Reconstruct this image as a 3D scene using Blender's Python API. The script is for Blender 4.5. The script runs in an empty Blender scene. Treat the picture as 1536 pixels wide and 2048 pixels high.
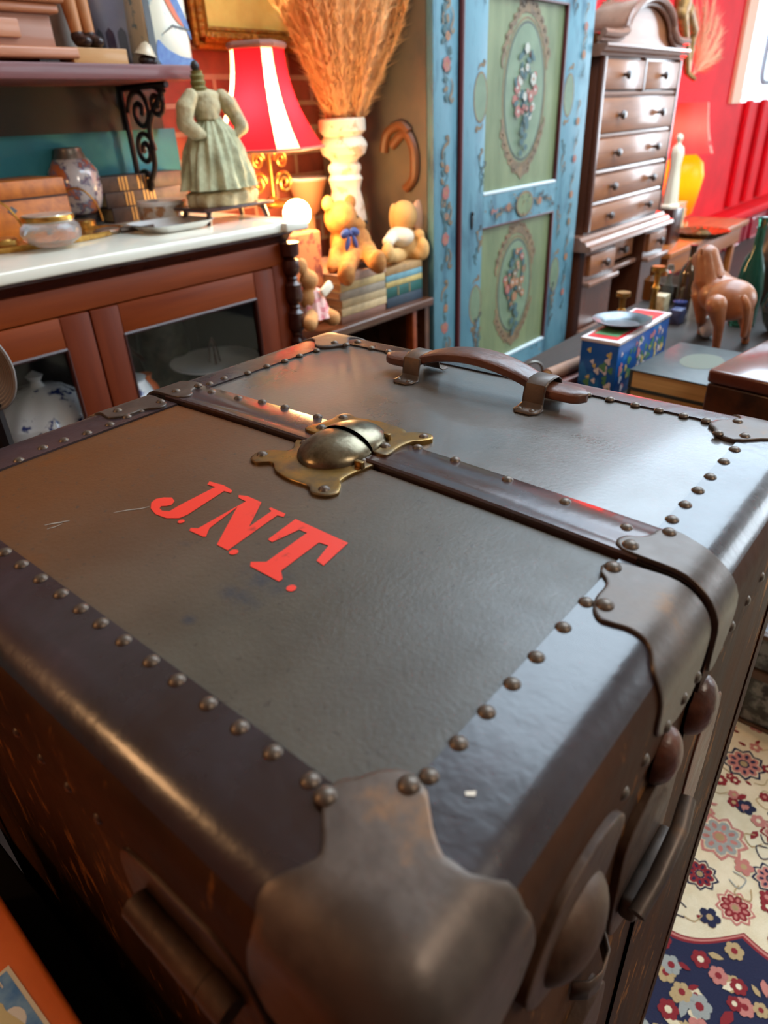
import bpy, bmesh, math, random
from math import sin, cos, pi, radians, sqrt, atan2
from mathutils import Vector, Matrix, Euler
random.seed(7)
SC = bpy.context.scene
COL = SC.collection

# ------------------------------------------------------------------ camera
HC = 1.26                                  # camera height
FPX = 1361.4887                            # focal length in pixels of the 1536 px wide frame
AX = ((0.64330272, -0.40820243, 0.6477132),     # world X, Y, Z written in camera axes (right, down, forward)
      (-0.76454143, -0.29778886, 0.57166266),
      (-0.04047231, -0.86295572, -0.50365605))
cam_data = bpy.data.cameras.new('camera')
cam = bpy.data.objects.new('camera', cam_data); COL.objects.link(cam)
right = Vector((AX[0][0], AX[1][0], AX[2][0])); down = Vector((AX[0][1], AX[1][1], AX[2][1])); fwd = Vector((AX[0][2], AX[1][2], AX[2][2]))
Rm = Matrix((right, -down, -fwd)).transposed().to_4x4()
cam.matrix_world = Matrix.Translation((0, 0, HC)) @ Rm
cam_data.sensor_fit = 'HORIZONTAL'; cam_data.sensor_width = 36.0
cam_data.lens = FPX / 1536 * 36.0
cam_data.clip_start = 0.01; cam_data.clip_end = 60
cam_data.dof.use_dof = True; cam_data.dof.focus_distance = 0.62; cam_data.dof.aperture_fstop = 9.5
SC.camera = cam

# ------------------------------------------------------------------ world, light, exposure
SC.view_settings.view_transform = 'Standard'; SC.view_settings.look = 'None'
SC.view_settings.gamma = 1.0; SC.view_settings.use_curve_mapping = False
SC.view_settings.exposure = 0.1
w = bpy.data.worlds.new('world'); SC.world = w; w.use_nodes = True
w.node_tree.nodes['Background'].inputs[0].default_value = (0.75, 0.88, 1.0, 1)
w.node_tree.nodes['Background'].inputs[1].default_value = 2.5

def area_light(name, loc, target, sx, sy, power, col):
    d = bpy.data.lights.new(name, 'AREA'); d.shape = 'RECTANGLE'; d.size = sx; d.size_y = sy
    d.energy = power; d.color = col
    o = bpy.data.objects.new(name, d); COL.objects.link(o); o.location = loc
    o.rotation_euler = (Vector(target) - Vector(loc)).to_track_quat('-Z', 'Z').to_euler()
    return o
def point_light(name, loc, power, col, r=0.03):
    d = bpy.data.lights.new(name, 'POINT'); d.energy = power; d.color = col; d.shadow_soft_size = r
    o = bpy.data.objects.new(name, d); COL.objects.link(o); o.location = loc; return o
# daylight through the window openings
area_light('daylight_side_window', (6.3, -2.95, 1.9), (5.0, 1.0, 0.9), 3.4, 1.7, 120, (0.80, 0.91, 1.0))
area_light('daylight_skylight', (3.7, 0.45, 3.04), (3.7, 0.45, 0), 4.4, 2.1, 210, (0.66, 0.84, 1.0))
area_light('daylight_end_window', (11.8, -0.7, 1.95), (0, 0.2, 1.2), 3.2, 1.9, 200, (0.78, 0.90, 1.0))
area_light('ceiling_light', (0.6, -1.3, 2.55), (0.7, 0.3, 1.0), 0.5, 0.5, 16, (1.0, 0.86, 0.70))
point_light('warm_lamp_behind_viewer', (-0.75, 1.15, 1.75), 16, (1.0, 0.54, 0.24), 0.12)

# ------------------------------------------------------------------ pixel helpers: ray of a photo pixel cut by a plane
def ray(u, v):
    a = (u - 768) / FPX; b = (v - 1024) / FPX
    return Vector((AX[0][0]*a + AX[0][1]*b + AX[0][2], AX[1][0]*a + AX[1][1]*b + AX[1][2], AX[2][0]*a + AX[2][1]*b + AX[2][2]))
def atz(u, v, z):
    d = ray(u, v); return d * ((z - HC) / d.z) + Vector((0, 0, HC))
def aty(u, v, y):
    d = ray(u, v); return d * (y / d.y) + Vector((0, 0, HC))
def atx(u, v, x):
    d = ray(u, v); return d * (x / d.x) + Vector((0, 0, HC))
def mpp(p):                                 # metres per photo pixel at a point
    return (p.x*AX[0][2] + p.y*AX[1][2] + (p.z-HC)*AX[2][2]) / FPX

# ------------------------------------------------------------------ materials
def lin(c):
    def f(x):
        x /= 255.0
        return x/12.92 if x <= 0.04045 else ((x+0.055)/1.055)**2.4
    return (f(c[0]), f(c[1]), f(c[2]), 1.0)
MATS = {}
def mat(name, c, rough=0.5, metal=0.0, c2=None, scale=8.0, detail=6.0, stretch=(1,1,1), bump=0.0, bscale=None,
        lo=0.35, hi=0.65, trans=0.0, emit=None, coat=0.0, rvar=0.0, alpha=1.0, c3=None, spec=None, ior=None, bdist=0.002):
    if name in MATS: return MATS[name]
    m = bpy.data.materials.new(name); m.use_nodes = True; MATS[name] = m
    nt = m.node_tree; N = nt.nodes; Lk = nt.links; b = N['Principled BSDF']
    b.inputs['Base Color'].default_value = lin(c); b.inputs['Roughness'].default_value = rough
    b.inputs['Metallic'].default_value = metal
    if trans: b.inputs['Transmission Weight'].default_value = trans
    if ior: b.inputs['IOR'].default_value = ior
    if coat: b.inputs['Coat Weight'].default_value = coat; b.inputs['Coat Roughness'].default_value = 0.12
    if alpha < 1: b.inputs['Alpha'].default_value = alpha
    if spec is not None: b.inputs['Specular IOR Level'].default_value = spec
    if emit:
        b.inputs['Emission Color'].default_value = lin(emit[0]); b.inputs['Emission Strength'].default_value = emit[1]
    if c2 or bump or rvar:
        tc = N.new('ShaderNodeTexCoord'); mp = N.new('ShaderNodeMapping'); mp.inputs['Scale'].default_value = stretch
        Lk.new(tc.outputs['Object'], mp.inputs['Vector'])
        nz = N.new('ShaderNodeTexNoise'); nz.inputs['Scale'].default_value = scale; nz.inputs['Detail'].default_value = detail
        nz.inputs['Roughness'].default_value = 0.6
        Lk.new(mp.outputs[0], nz.inputs['Vector'])
        if c2:
            r = N.new('ShaderNodeValToRGB'); r.color_ramp.elements[0].position = lo; r.color_ramp.elements[1].position = hi
            r.color_ramp.elements[0].color = lin(c); r.color_ramp.elements[1].color = lin(c2)
            if c3:
                e = r.color_ramp.elements.new((lo+hi)/2); e.color = lin(c3)
            Lk.new(nz.outputs[0], r.inputs[0]); Lk.new(r.outputs[0], b.inputs['Base Color'])
        if rvar:
            mr = N.new('ShaderNodeMapRange'); mr.inputs[1].default_value = 0.3; mr.inputs[2].default_value = 0.7
            mr.inputs[3].default_value = rough - rvar; mr.inputs[4].default_value = rough + rvar
            Lk.new(nz.outputs[0], mr.inputs[0]); Lk.new(mr.outputs[0], b.inputs['Roughness'])
        if bump:
            n2 = N.new('ShaderNodeTexNoise'); n2.inputs['Scale'].default_value = bscale or scale*4; n2.inputs['Detail'].default_value = 4
            Lk.new(mp.outputs[0], n2.inputs['Vector'])
            bp = N.new('ShaderNodeBump'); bp.inputs['Strength'].default_value = bump; bp.inputs['Distance'].default_value = bdist
            Lk.new(n2.outputs[0], bp.inputs['Height']); Lk.new(bp.outputs[0], b.inputs['Normal'])
    return m
def wood(name, c, c2, axis='x', rough=0.35, scale=6.0, coat=0.2, bump=0.1, spec=None):
    st = {'x': (0.35, 4, 4), 'y': (4, 0.35, 4), 'z': (4, 4, 0.35)}[axis]
    return mat(name, c, rough, 0, c2, scale, 8, st, bump, scale*6, 0.3, 0.7, coat=coat, rvar=0.05, spec=spec)

# ------------------------------------------------------------------ mesh builder
class MB:
    def __init__(s): s.v = []; s.f = []; s.m = []; s.cur = 0
    def add(s, vs, fs, mi=None):
        o = len(s.v); s.v += [tuple(p) for p in vs]
        for f in fs: s.f.append(tuple(o+i for i in f)); s.m.append(s.cur if mi is None else mi)
        return s
    def frombm(s, bm, mi=None):
        bm.verts.ensure_lookup_table(); bm.verts.index_update()
        s.add([v.co.copy() for v in bm.verts], [[v.index for v in f.verts] for f in bm.faces], mi); bm.free(); return s
    def box(s, a, b, bev=0.0, seg=2, rz=0.0, rot=None, mi=None):
        a = Vector(a); b = Vector(b); c = (a+b)/2; d = b-a
        bm = bmesh.new(); bmesh.ops.create_cube(bm, size=1)
        for v in bm.verts: v.co = Vector((v.co.x*abs(d.x), v.co.y*abs(d.y), v.co.z*abs(d.z)))
        if bev > 0: bmesh.ops.bevel(bm, geom=list(bm.edges), offset=min(bev, 0.45*min(abs(d.x), abs(d.y), abs(d.z))), segments=seg, affect='EDGES', profile=0.5)
        M = Matrix.Translation(c) @ (rot.to_4x4() if rot is not None else Matrix.Rotation(rz, 4, 'Z'))
        bmesh.ops.transform(bm, matrix=M, verts=bm.verts)
        return s.frombm(bm, mi)
    def grid(s, P, closeu=False, closev=False, mi=None, flip=False):
        nu = len(P); nv = len(P[0]); vs = [p for r in P for p in r]; fs = []
        for i in range(nu if closeu else nu-1):
            for j in range(nv if closev else nv-1):
                a = i*nv+j; b_ = i*nv+(j+1) % nv; c = ((i+1) % nu)*nv+(j+1) % nv; d = ((i+1) % nu)*nv+j
                fs.append((a, b_, c, d) if flip else (a, d, c, b_))
        return s.add(vs, fs, mi)
    def lathe(s, prof, c=(0,0,0), n=32, axis=None, wob=None, mi=None, sx=1.0, sy=1.0, ph=0.0):
        c = Vector(c); R = Vector((0,0,1)).rotation_difference(Vector(axis)).to_matrix() if axis is not None else None
        P = []
        for (r, z) in prof:
            row = []
            for i in range(n):
                t = 2*pi*i/n + ph; rr = r*(wob(t, z) if wob else 1)
                p = Vector((rr*cos(t)*sx, rr*sin(t)*sy, z))
                row.append(c + (R @ p if R else p))
            P.append(row)
        s.grid(P, closev=True, mi=mi, flip=True)
        for k, row in ((0, P[0]), (-1, P[-1])):
            if prof[k][0] > 1e-5:
                s.add(row, [tuple(range(n))[::-1] if k == 0 else tuple(range(n))], mi)
        return s
    def tube(s, path, r, n=8, mi=None, closed=False, flat=None):
        path = [Vector(p) for p in path]; m = len(path)
        rs = r if isinstance(r, (list, tuple)) else [r]*m
        up = Vector((0,0,1)); P = []; prev = None
        for i, p in enumerate(path):
            if closed: t = path[(i+1) % m]-path[i-1]
            else: t = path[min(i+1, m-1)]-path[max(i-1, 0)]
            t.normalize()
            if prev is None:
                a = up if abs(t.dot(up)) < 0.9 else Vector((1,0,0))
                x = t.cross(a).normalized()
            else:
                x = (prev - t*prev.dot(t)).normalized()
            prev = x; y = t.cross(x)
            P.append([p + (x*cos(2*pi*k/n) + y*sin(2*pi*k/n)*(flat or 1))*rs[i] for k in range(n)])
        s.grid(P, closev=True, closeu=closed, mi=mi)
        if not closed:
            s.add(P[0], [tuple(range(n))], mi); s.add(P[-1], [tuple(range(n))[::-1]], mi)
        return s
    def ball(s, c, r, seg=20, rings=12, mi=None, rot=None):
        r = r if isinstance(r, (tuple, list)) else (r, r, r)
        bm = bmesh.new(); bmesh.ops.create_uvsphere(bm, u_segments=seg, v_segments=rings, radius=1)
        M = Matrix.Translation(Vector(c)) @ (rot.to_4x4() if rot is not None else Matrix.Identity(4)) @ Matrix.Diagonal((r[0], r[1], r[2], 1))
        bmesh.ops.transform(bm, matrix=M, verts=bm.verts); return s.frombm(bm, mi)
    def prism(s, poly, fn, t0, t1, mi=None, caps=True):     # polygon in 2-D, fn(a,b,t) -> 3-D
        n = len(poly)
        A = [fn(a, b, t0) for a, b in poly]; B = [fn(a, b, t1) for a, b in poly]
        s.add(A+B, [(i, (i+1) % n, n+(i+1) % n, n+i) for i in range(n)], mi)
        if caps: s.add(A, [tuple(range(n))[::-1]], mi); s.add(B, [tuple(range(n))], mi)
        return s
    def build(s, name, mats, parent=None, smooth=35, weld=False):
        me = bpy.data.meshes.new(name); off = RL.get(parent.name, Vector((0,0,0))) if parent else Vector((0,0,0))
        me.from_pydata([tuple(Vector(p)-off) for p in s.v], [], s.f)
        if not isinstance(mats, (list, tuple)): mats = [mats]
        for m in mats: me.materials.append(m)
        me.polygons.foreach_set('material_index', [min(i, len(mats)-1) for i in s.m])
        bm = bmesh.new(); bm.from_mesh(me)
        bmesh.ops.remove_doubles(bm, verts=bm.verts, dist=1e-6)
        if len(mats) == 1 or weld: bmesh.ops.recalc_face_normals(bm, faces=bm.faces)
        bm.to_mesh(me); bm.free()
        if smooth:
            me.shade_smooth(); me.set_sharp_from_angle(angle=radians(smooth))
        o = bpy.data.objects.new(name, me); COL.objects.link(o)
        if parent: o.parent = parent; RL[o.name] = off
        return o
RL = {}                                     # world offset of each parent
def tag(o, label=None, cat=None, group=None, kind=None):
    if label: o['label'] = label
    if cat: o['category'] = cat
    if group: o['group'] = group
    if kind: o['kind'] = kind
    return o
def thing(name, label, cat, loc, group=None):
    o = bpy.data.objects.new(name, None); COL.objects.link(o); o.location = loc; o.empty_display_size = 0.05
    RL[o.name] = Vector(loc); return tag(o, label, cat, group)
def struct(name, mb, m, label=None, smooth=35):
    o = mb.build(name, m, None, smooth); o['kind'] = 'structure'
    if label: o['label'] = label
    return o
def solo(name, mb, m, label, cat, group=None, smooth=35):
    return tag(mb.build(name, m, None, smooth), label, cat, group)
def blob(mb, name, m, parent=None, vox=0.006, sm=6):      # joins overlapping volumes into one skin
    o = mb.build(name, m, parent)
    r = o.modifiers.new('remesh', 'REMESH'); r.mode = 'VOXEL'; r.voxel_size = vox; r.use_smooth_shade = True
    s_ = o.modifiers.new('smooth', 'SMOOTH'); s_.iterations = sm; s_.factor = 0.5
    return o
def limb(mb, a, b, ra, rb, n=10):           # tapered limb with round ends
    a = Vector(a); b = Vector(b); mb.tube([a, a.lerp(b, .5), b], [ra, (ra+rb)/2, rb], n); mb.ball(a, ra, 12, 8); mb.ball(b, rb, 12, 8)
def catmull(pts, k=6, closed=True):
    out = []; n = len(pts)
    for i in range(n if closed else n-1):
        g = (lambda j: pts[j % n]) if closed else (lambda j: pts[max(0, min(n-1, j))])
        p0, p1, p2, p3 = [Vector(g(i+d)) for d in (-1, 0, 1, 2)]
        for s_ in range(k):
            t = s_/k
            out.append(0.5*((2*p1) + (p2-p0)*t + (2*p0-5*p1+4*p2-p3)*t*t + (3*p1-p0-3*p2+p3)*t**3))
    if not closed: out.append(Vector(pts[-1]))
    return out
# ================================================================== THE ROOM
YW = 2.2; CZ = 3.0; XA, XB, YA = -1.8, 12.0, -3.1
def brick_material():
    m = bpy.data.materials.new('old_red_brick'); m.use_nodes = True; nt = m.node_tree; N = nt.nodes; L = nt.links; b = N['Principled BSDF']
    tc = N.new('ShaderNodeTexCoord'); mp = N.new('ShaderNodeMapping'); mp.inputs['Rotation'].default_value = (radians(-90), 0, 0); L.new(tc.outputs['Object'], mp.inputs['Vector'])
    br = N.new('ShaderNodeTexBrick'); br.inputs['Scale'].default_value = 1.0; br.inputs['Brick Width'].default_value = .23; br.inputs['Row Height'].default_value = .082; br.inputs['Mortar Size'].default_value = .008
    br.inputs['Color1'].default_value = lin((156, 84, 58)); br.inputs['Color2'].default_value = lin((112, 48, 38)); br.inputs['Mortar'].default_value = lin((164, 132, 108)); br.inputs['Bias'].default_value = 0.1
    L.new(mp.outputs[0], br.inputs['Vector']); n = N.new('ShaderNodeTexNoise'); n.inputs['Scale'].default_value = 14; L.new(tc.outputs['Object'], n.inputs['Vector'])
    mx = N.new('ShaderNodeMix'); mx.data_type = 'RGBA'; mx.blend_type = 'OVERLAY'; mx.inputs[0].default_value = .6; L.new(br.outputs[0], mx.inputs[6]); L.new(n.outputs[0], mx.inputs[7]); L.new(mx.outputs[2], b.inputs['Base Color'])
    bp = N.new('ShaderNodeBump'); bp.inputs['Distance'].default_value = .006; bp.invert = True; L.new(br.outputs['Fac'], bp.inputs['Height']); L.new(bp.outputs[0], b.inputs['Normal']); b.inputs['Roughness'].default_value = .75
    return m
M_brick = brick_material()
M_floor = wood('dark_floorboards', (30, 18, 12), (44, 27, 18), 'x', .6, 3, coat=0)
M_cream = mat('cream_plaster', (206, 204, 198), .8, 0, (182, 170, 150), 3)
M_ceil = mat('white_plaster', (214, 210, 200), .85)
M_redw = mat('red_gloss_paint', (222, 8, 26), .7, 0, (200, 6, 20), 3, spec=.15)
M_redd = mat('crimson_panel_paint', (150, 12, 34), .28, coat=.3)
M_teal = mat('turquoise_wall_paint', (34, 122, 142), .7, 0, (46, 136, 152), 12, lo=.3, hi=.8)
M_dgrn = mat('dark_green_band', (26, 30, 24), .75, 0, (34, 37, 30), 8)
M_peach = mat('peach_trim_paint', (214, 160, 124), .6)
M_white = mat('white_gloss_paint', (225, 228, 232), .35)
M_glass = mat('clear_glass', (250, 252, 252), .02, trans=1.0, ior=1.1)
struct('floor', MB().box((XA, YA, -.1), (XB, YW, 0)), M_floor)
mb = MB(); mb.box((XA, YA, CZ), (1.5, YW, CZ+.1)); mb.box((5.9, YA, CZ), (XB, YW, CZ+.1)); mb.box((1.5, YA, CZ), (5.9, -.6, CZ+.1)); mb.box((1.5, 1.5, CZ), (5.9, YW, CZ+.1))
struct('ceiling', mb, M_ceil)
mb = MB()
for x in (1.5, 2.95, 4.4, 5.85): mb.box((x, -.6, CZ-.02), (x+.05, 1.5, CZ+.02))
struct('window_3', mb, mat('dark_glazing_bar', (60, 60, 62), .5))
struct('wall_back', MB().box((XA, YW, 0), (4.75, YW+.15, 2.3)), M_brick)
struct('wall_back_upper', MB().box((XA, YW, 2.3), (7.5, YW+.15, CZ)), M_cream)
struct('wall_left', MB().box((XA-.12, YA, 0), (XA, YW+.15, CZ)), M_brick)
# red shopfront wall continuing past the tall chest, with its window
mb = MB(); mb.box((4.75, YW, 0), (7.50, YW+.15, 2.3)); mb.box((7.50, YW, 0), (XB, YW+.15, 1.22)); mb.box((7.5, YW, 2.6), (XB, YW+.15, CZ))
struct('wall_back_red', mb, M_redw)
# far wall with window opening, side wall with window opening
mb = MB(); mb.box((XB, YA, 0), (XB+.12, YW+.15, .9)); mb.box((XB, YA, 2.9), (XB+.12, YW+.15, CZ)); mb.box((XB, YA, .9), (XB+.12, -2.4, 2.9)); mb.box((XB, .95, .9), (XB+.12, YW+.15, 2.9))
struct('wall_far', mb, M_cream)
mb = MB(); mb.box((XA, YA-.12, 0), (XB, YA, .95)); mb.box((XA, YA-.12, 2.8), (XB, YA, CZ)); mb.box((XA, YA-.12, .95), (4.5, YA, 2.8)); mb.box((8.1, YA-.12, .95), (XB, YA, 2.8))
struct('wall_right', mb, M_cream)
def window(name, x0, x1, z0, z1, y, nx, m=M_white):
    mb = MB(); mb.box((x0, y-.03, z0), (x1, y+.03, z0+.06)); mb.box((x0, y-.03, z1-.06), (x1, y+.03, z1))
    for i in range(nx+1):
        x = x0+(x1-x0)*i/nx; mb.box((x-.035, y-.03, z0), (x+.035, y+.03, z1))
    return struct(name, mb, m)
window('window_1', 4.5, 8.1, .95, 2.8, YA-.05, 4)
# shopfront window seen at the upper right: white frame, rounded inner frame, bright street
window('window_2', 7.60, 11.9, 1.25, 2.6, YW+.04, 3)
mb = MB(); mb.box((7.36, YW-.03, 1.22), (7.62, YW, CZ)); struct('trim_1', mb, M_peach)
mb = MB()
def rrect(x0, x1, z0, z1, r, n=6):
    p = []
    for cx, cz, a0 in ((x1-r, z1-r, 0), (x0+r, z1-r, 90), (x0+r, z0+r, 180), (x1-r, z0+r, 270)):
        for i in range(n+1): a = radians(a0+90*i/n); p.append((cx+r*cos(a), cz+r*sin(a)))
    return p
mb = MB(); path = [Vector((a, YW-.02, b)) for a, b in rrect(8.15, 9.3, 1.38, 2.3, .12)]; mb.tube(path, .022, 6, closed=True)
struct('trim_2', mb, mat('grey_trim_paint', (150, 156, 166), .5))
# vertical boarding and ledge of the red wainscot under the window
mb = MB()
for x in (7.85, 8.35, 8.85, 9.5, 10.1): mb.box((x, YW-.05, .32), (x+.14, YW, 1.24), .02, 3)
struct('trim_3', mb, M_redw)
mb = MB(); mb.box((7.0, YW-.22, .22), (11.5, YW, .30), .02, 3); struct('trim_4', mb, M_redw)
mb = MB()
for x in (7.2, 8.0, 8.8, 9.6):
    mb.box((x, YW-.2, -.0), (x+.72, YW, .22))
    mb.tube([Vector((a, YW-.21, b)) for a, b in rrect(x+.14, x+.58, .0, .19, .04)], .014, 6, closed=True)
struct('trim_5', mb, M_redd)
# turquoise panel and dark green band above it, behind the sideboard shelf
mb = MB(); mb.box((XA, YW-.02, .6), (1.52, YW, 1.25)); struct('trim_6', mb, M_teal)
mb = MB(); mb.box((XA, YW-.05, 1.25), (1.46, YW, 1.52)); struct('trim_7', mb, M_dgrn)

# ================================================================== CARPET
M_rug = mat('cream_carpet_wool', (214, 196, 160), .95, 0, (226, 210, 178), 30, 4, bump=.6, bscale=500)
RC = [M_rug, mat('navy_wool', (28, 30, 58), .95, bump=.5, bscale=500), mat('crimson_wool', (130, 28, 34), .95, bump=.5, bscale=500), mat('rose_wool', (186, 116, 104), .95, bump=.5, bscale=500),
      mat('camel_wool', (176, 148, 104), .95, bump=.5, bscale=500), mat('pale_grey_wool', (150, 150, 142), .95, bump=.5, bscale=500)]
rug = thing('persian_carpet', 'cream floral carpet with navy scalloped border on the floor beside the trunk', 'carpet', (0, 0, 0))
mb = MB(); mb.box((.25, -1.9, 0), (3.2, .11+.6, .008), mi=0)
zl = [.0086]
def dsc(x, y, r, mi, n=10, sx=1, rot=0, sc=0.0):
    zl[0] += 1.5e-7
    P = []
    for i in range(n*(4 if sc else 1)):
        a = 2*pi*i/(n*(4 if sc else 1)); q = r*(1+sc*cos(n*a)); px_, py_ = q*cos(a)*sx, q*sin(a)
        P.append((x+px_*cos(rot)-py_*sin(rot), y+px_*sin(rot)+py_*cos(rot), zl[0]))
    mb.add(P, [tuple(range(len(P)))], mi)
rr = random.Random(3)
def rosette(x, y, R, a=1, b=3, c=4):
    dsc(x, y, R, a, 9, sc=.13); dsc(x, y, R*.86, 0 if b != 0 else 4, 9, sc=.13)
    for k in range(9):
        t = 2*pi*k/9; dsc(x+R*.55*cos(t), y+R*.55*sin(t), R*.24, b, 8, sx=1.3, rot=t)
        dsc(x+R*.55*cos(t), y+R*.55*sin(t), R*.10, a, 6, sx=1.6, rot=t)
    dsc(x, y, R*.30, a, 8); dsc(x, y, R*.2, c, 8)
def ring(pts, wd, mi):
    zl[0] += 1.5e-7; pts = catmull([Vector((p[0], p[1], 0)) for p in pts], 8, False); Q = []
    for i, p in enumerate(pts):
        t = (pts[min(i+1, len(pts)-1)]-pts[max(i-1, 0)]).normalized(); s_ = Vector((-t.y, t.x, 0))*wd
        Q.append([Vector((p.x-s_.x, p.y-s_.y, zl[0])), Vector((p.x+s_.x, p.y+s_.y, zl[0]))])
    mb.grid(Q, mi=mi)
# navy border on the viewer's side of a scalloped red line
def scal(y): return .862 - .42*(y+.02) - .036*abs(sin((y+.02)*pi/.15))
ys = [-1.89+i*.01 for i in range(259)]
zl[0] += 2e-6; mb.grid([[Vector((.26, y, zl[0])), Vector((scal(y), y, zl[0]))] for y in ys], mi=1)
zl[0] += 2e-6; mb.grid([[Vector((scal(y)-.004, y, zl[0])), Vector((scal(y)+.008, y, zl[0]))] for y in ys], mi=2)
zl[0] += 2e-6; mb.grid([[Vector((scal(y)+.001, y, zl[0])), Vector((scal(y)+.005, y, zl[0]))] for y in ys], mi=3)
ros = [(1.24, .085, .040, 1, 3), (1.33, .16, .03, 3, 2), (1.03, .07, .046, 3, 5), (1.16, .15, .03, 3, 4), (.93, .075, .03, 1, 2), (1.11, -.02, .035, 2, 3), (1.0, -.03, .03, 1, 3), (.905, .005, .03, 3, 2), (1.31, -.02, .03, 1, 3)]
for x, y, R, a, b in ros: rosette(x, y, R, a, b)
def leaf(x, y, L_, wd, a, mi):
    zl[0] += 1.5e-7; q = [(0,0),(L_*.3,wd),(L_*.7,wd*.8),(L_,0),(L_*.7,-wd*.8),(L_*.3,-wd)]
    mb.add([(x+p*cos(a)-r*sin(a), y+p*sin(a)+r*cos(a), zl[0]) for p, r in q], [tuple(range(6))], mi)
for it in range(1480):
    x = rr.uniform(.86, 2.6) if it < 1300 else rr.uniform(.84, 1.5); y = rr.uniform(-1.1, .55) if it < 1300 else rr.uniform(-.2, .22)
    if any((x-a[0])**2+(y-a[1])**2 < (a[2]*1.1)**2 for a in ros) or x < scal(y)+.02: continue
    k = rr.random(); s_ = rr.uniform(.5, 1.3)
    if k < .45:
        mi = rr.choice((2, 3, 1, 2)); n = rr.choice((5, 6)); 
        for j in range(n): t = 2*pi*j/n; dsc(x+.009*s_*cos(t), y+.009*s_*sin(t), .0062*s_, mi, 7)
        dsc(x, y, .005*s_, rr.choice((4, 0, 3)), 7)
        if rr.random() < .6:
            t = rr.uniform(0, 6.28); ring([(x+.012*cos(t), y+.012*sin(t)), (x+.03*cos(t+.5), y+.03*sin(t+.5)), (x+.045*cos(t+.2), y+.045*sin(t+.2))], .0009, 4)
    elif k < .75: leaf(x, y, .022*s_, .005*s_, rr.uniform(0, 6.28), rr.choice((2, 3, 2, 1)))
    else:
        t = rr.uniform(0, 6.28); ring([(x, y), (x+.02*cos(t), y+.02*sin(t)), (x+.03*cos(t+1), y+.03*sin(t+1)), (x+.02*cos(t+1.9), y+.02*sin(t+1.9))], .0012, rr.choice((1, 4, 5)))
for _ in range(800):
    x = rr.uniform(.3, .83); y = rr.uniform(-1.1, .3)
    if x > scal(y)-.012: continue
    s_ = rr.uniform(.7, 1.3); mi = rr.choice((0, 3, 2, 4, 5))
    if rr.random() < .6:
        for j in range(6): t = 2*pi*j/6; dsc(x+.009*s_*cos(t), y+.009*s_*sin(t), .0065*s_, mi, 7)
        dsc(x, y, .0055*s_, 2 if mi != 2 else 0, 7)
    else: leaf(x, y, .028*s_, .006*s_, rr.uniform(0, 6.28), mi)
mb.build('pile', RC, rug, smooth=0)

# ================================================================== SIDEBOARD with marble top and glazed doors
YF = 1.62
M_mah = wood('mahogany_rail', (100, 38, 10), (130, 56, 14), 'x', .45, 6, coat=0, spec=.2)
M_mahz = wood('mahogany_stile', (82, 28, 8), (108, 42, 11), 'z', .45, 6, coat=0, spec=.2)
M_mahd = wood('dark_mahogany', (44, 18, 14), (66, 28, 20), 'z', .3, 6)
M_marb = mat('white_marble', (226, 222, 206), .18, 0, (206, 200, 186), 5, 8, lo=.45, hi=.8, coat=.2)
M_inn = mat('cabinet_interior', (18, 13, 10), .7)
M_pane = mat('cabinet_glass', (255, 255, 255), .03, trans=1.0, ior=1.15)
SX0, SX1 = -.62, 1.455; ZT = .978
sb = thing('sideboard', 'mahogany sideboard with two glazed doors, turned corner column and white marble top', 'sideboard', (SX0, YF, 0))
mb = MB()
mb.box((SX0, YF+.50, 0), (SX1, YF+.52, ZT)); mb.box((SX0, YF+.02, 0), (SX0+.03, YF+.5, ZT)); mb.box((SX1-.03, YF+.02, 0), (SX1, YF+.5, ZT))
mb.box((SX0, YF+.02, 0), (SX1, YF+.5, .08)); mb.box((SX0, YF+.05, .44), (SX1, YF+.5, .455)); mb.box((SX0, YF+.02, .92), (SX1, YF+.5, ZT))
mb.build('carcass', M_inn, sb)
MB().box((SX0, YF, .885), (SX1, YF+.03, .945), .002).build('frieze', M_mah, sb)
mb = MB(); mb.prism([(0,.945),(.0,.978),(-.040,.978),(-.040,.970),(-.030,.966),(-.022,.958),(-.014,.952),(-.010,.945)], lambda a, b, t: Vector((t, YF+.02+a*1.0, b)), SX0-.02, SX1+.01); mb.build('cornice', M_mahd, sb)
mb = MB(); mb.box((SX0-.05, YF-.035, ZT), (SX1-.035, YF+.56, 1.005), .006, 3); mb.box((SX1-.045, YF-.055, ZT), (SX1+.045, YF+.56, 1.0055), .007, 3); mb.build('marble_top', M_marb, sb)
def door(x0, x1, z0, z1, y, st=.075):
    fr_ = bpy.data.objects.new('door', None); COL.objects.link(fr_); fr_.parent = sb; RL[fr_.name] = RL[sb.name]
    for a, b, c, d in ((x0, x0+st, z0, z1), (x1-st, x1, z0, z1)): MB().box((a, y, c), (b, y+.022, d), .004).build('door_stile', M_mahz, fr_)
    MB().box((x0+st, y+.001, z1-st), (x1-st, y+.021, z1), .002).build('door_rail', M_mah, fr_); MB().box((x0+st, y+.001, z0), (x1-st, y+.021, z0+st), .002).build('door_rail', M_mah, fr_)
    m3 = MB()
    for a, b in (((x0+st, z0+st), (x1-st, z0+st)), ((x0+st, z1-st), (x1-st, z1-st)), ((x0+st, z0+st), (x0+st, z1-st)), ((x1-st, z0+st), (x1-st, z1-st))):
        m3.tube([(a[0], y+.003, a[1]), (b[0], y+.003, b[1])], .005, 6)
    m3.build('glazing_bead', M_mahd, fr_)
    MB().box((x0+st, y+.009, z0+st), (x1-st, y+.012, z1-st)).build('glass_pane', M_pane, fr_)
    return fr_
door(.800, 1.385, .10, .882, YF-.004); door(.215, .797, .10, .882, YF-.004); door(-.37, .212, .10, .882, YF-.004)
mb = MB()
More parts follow.
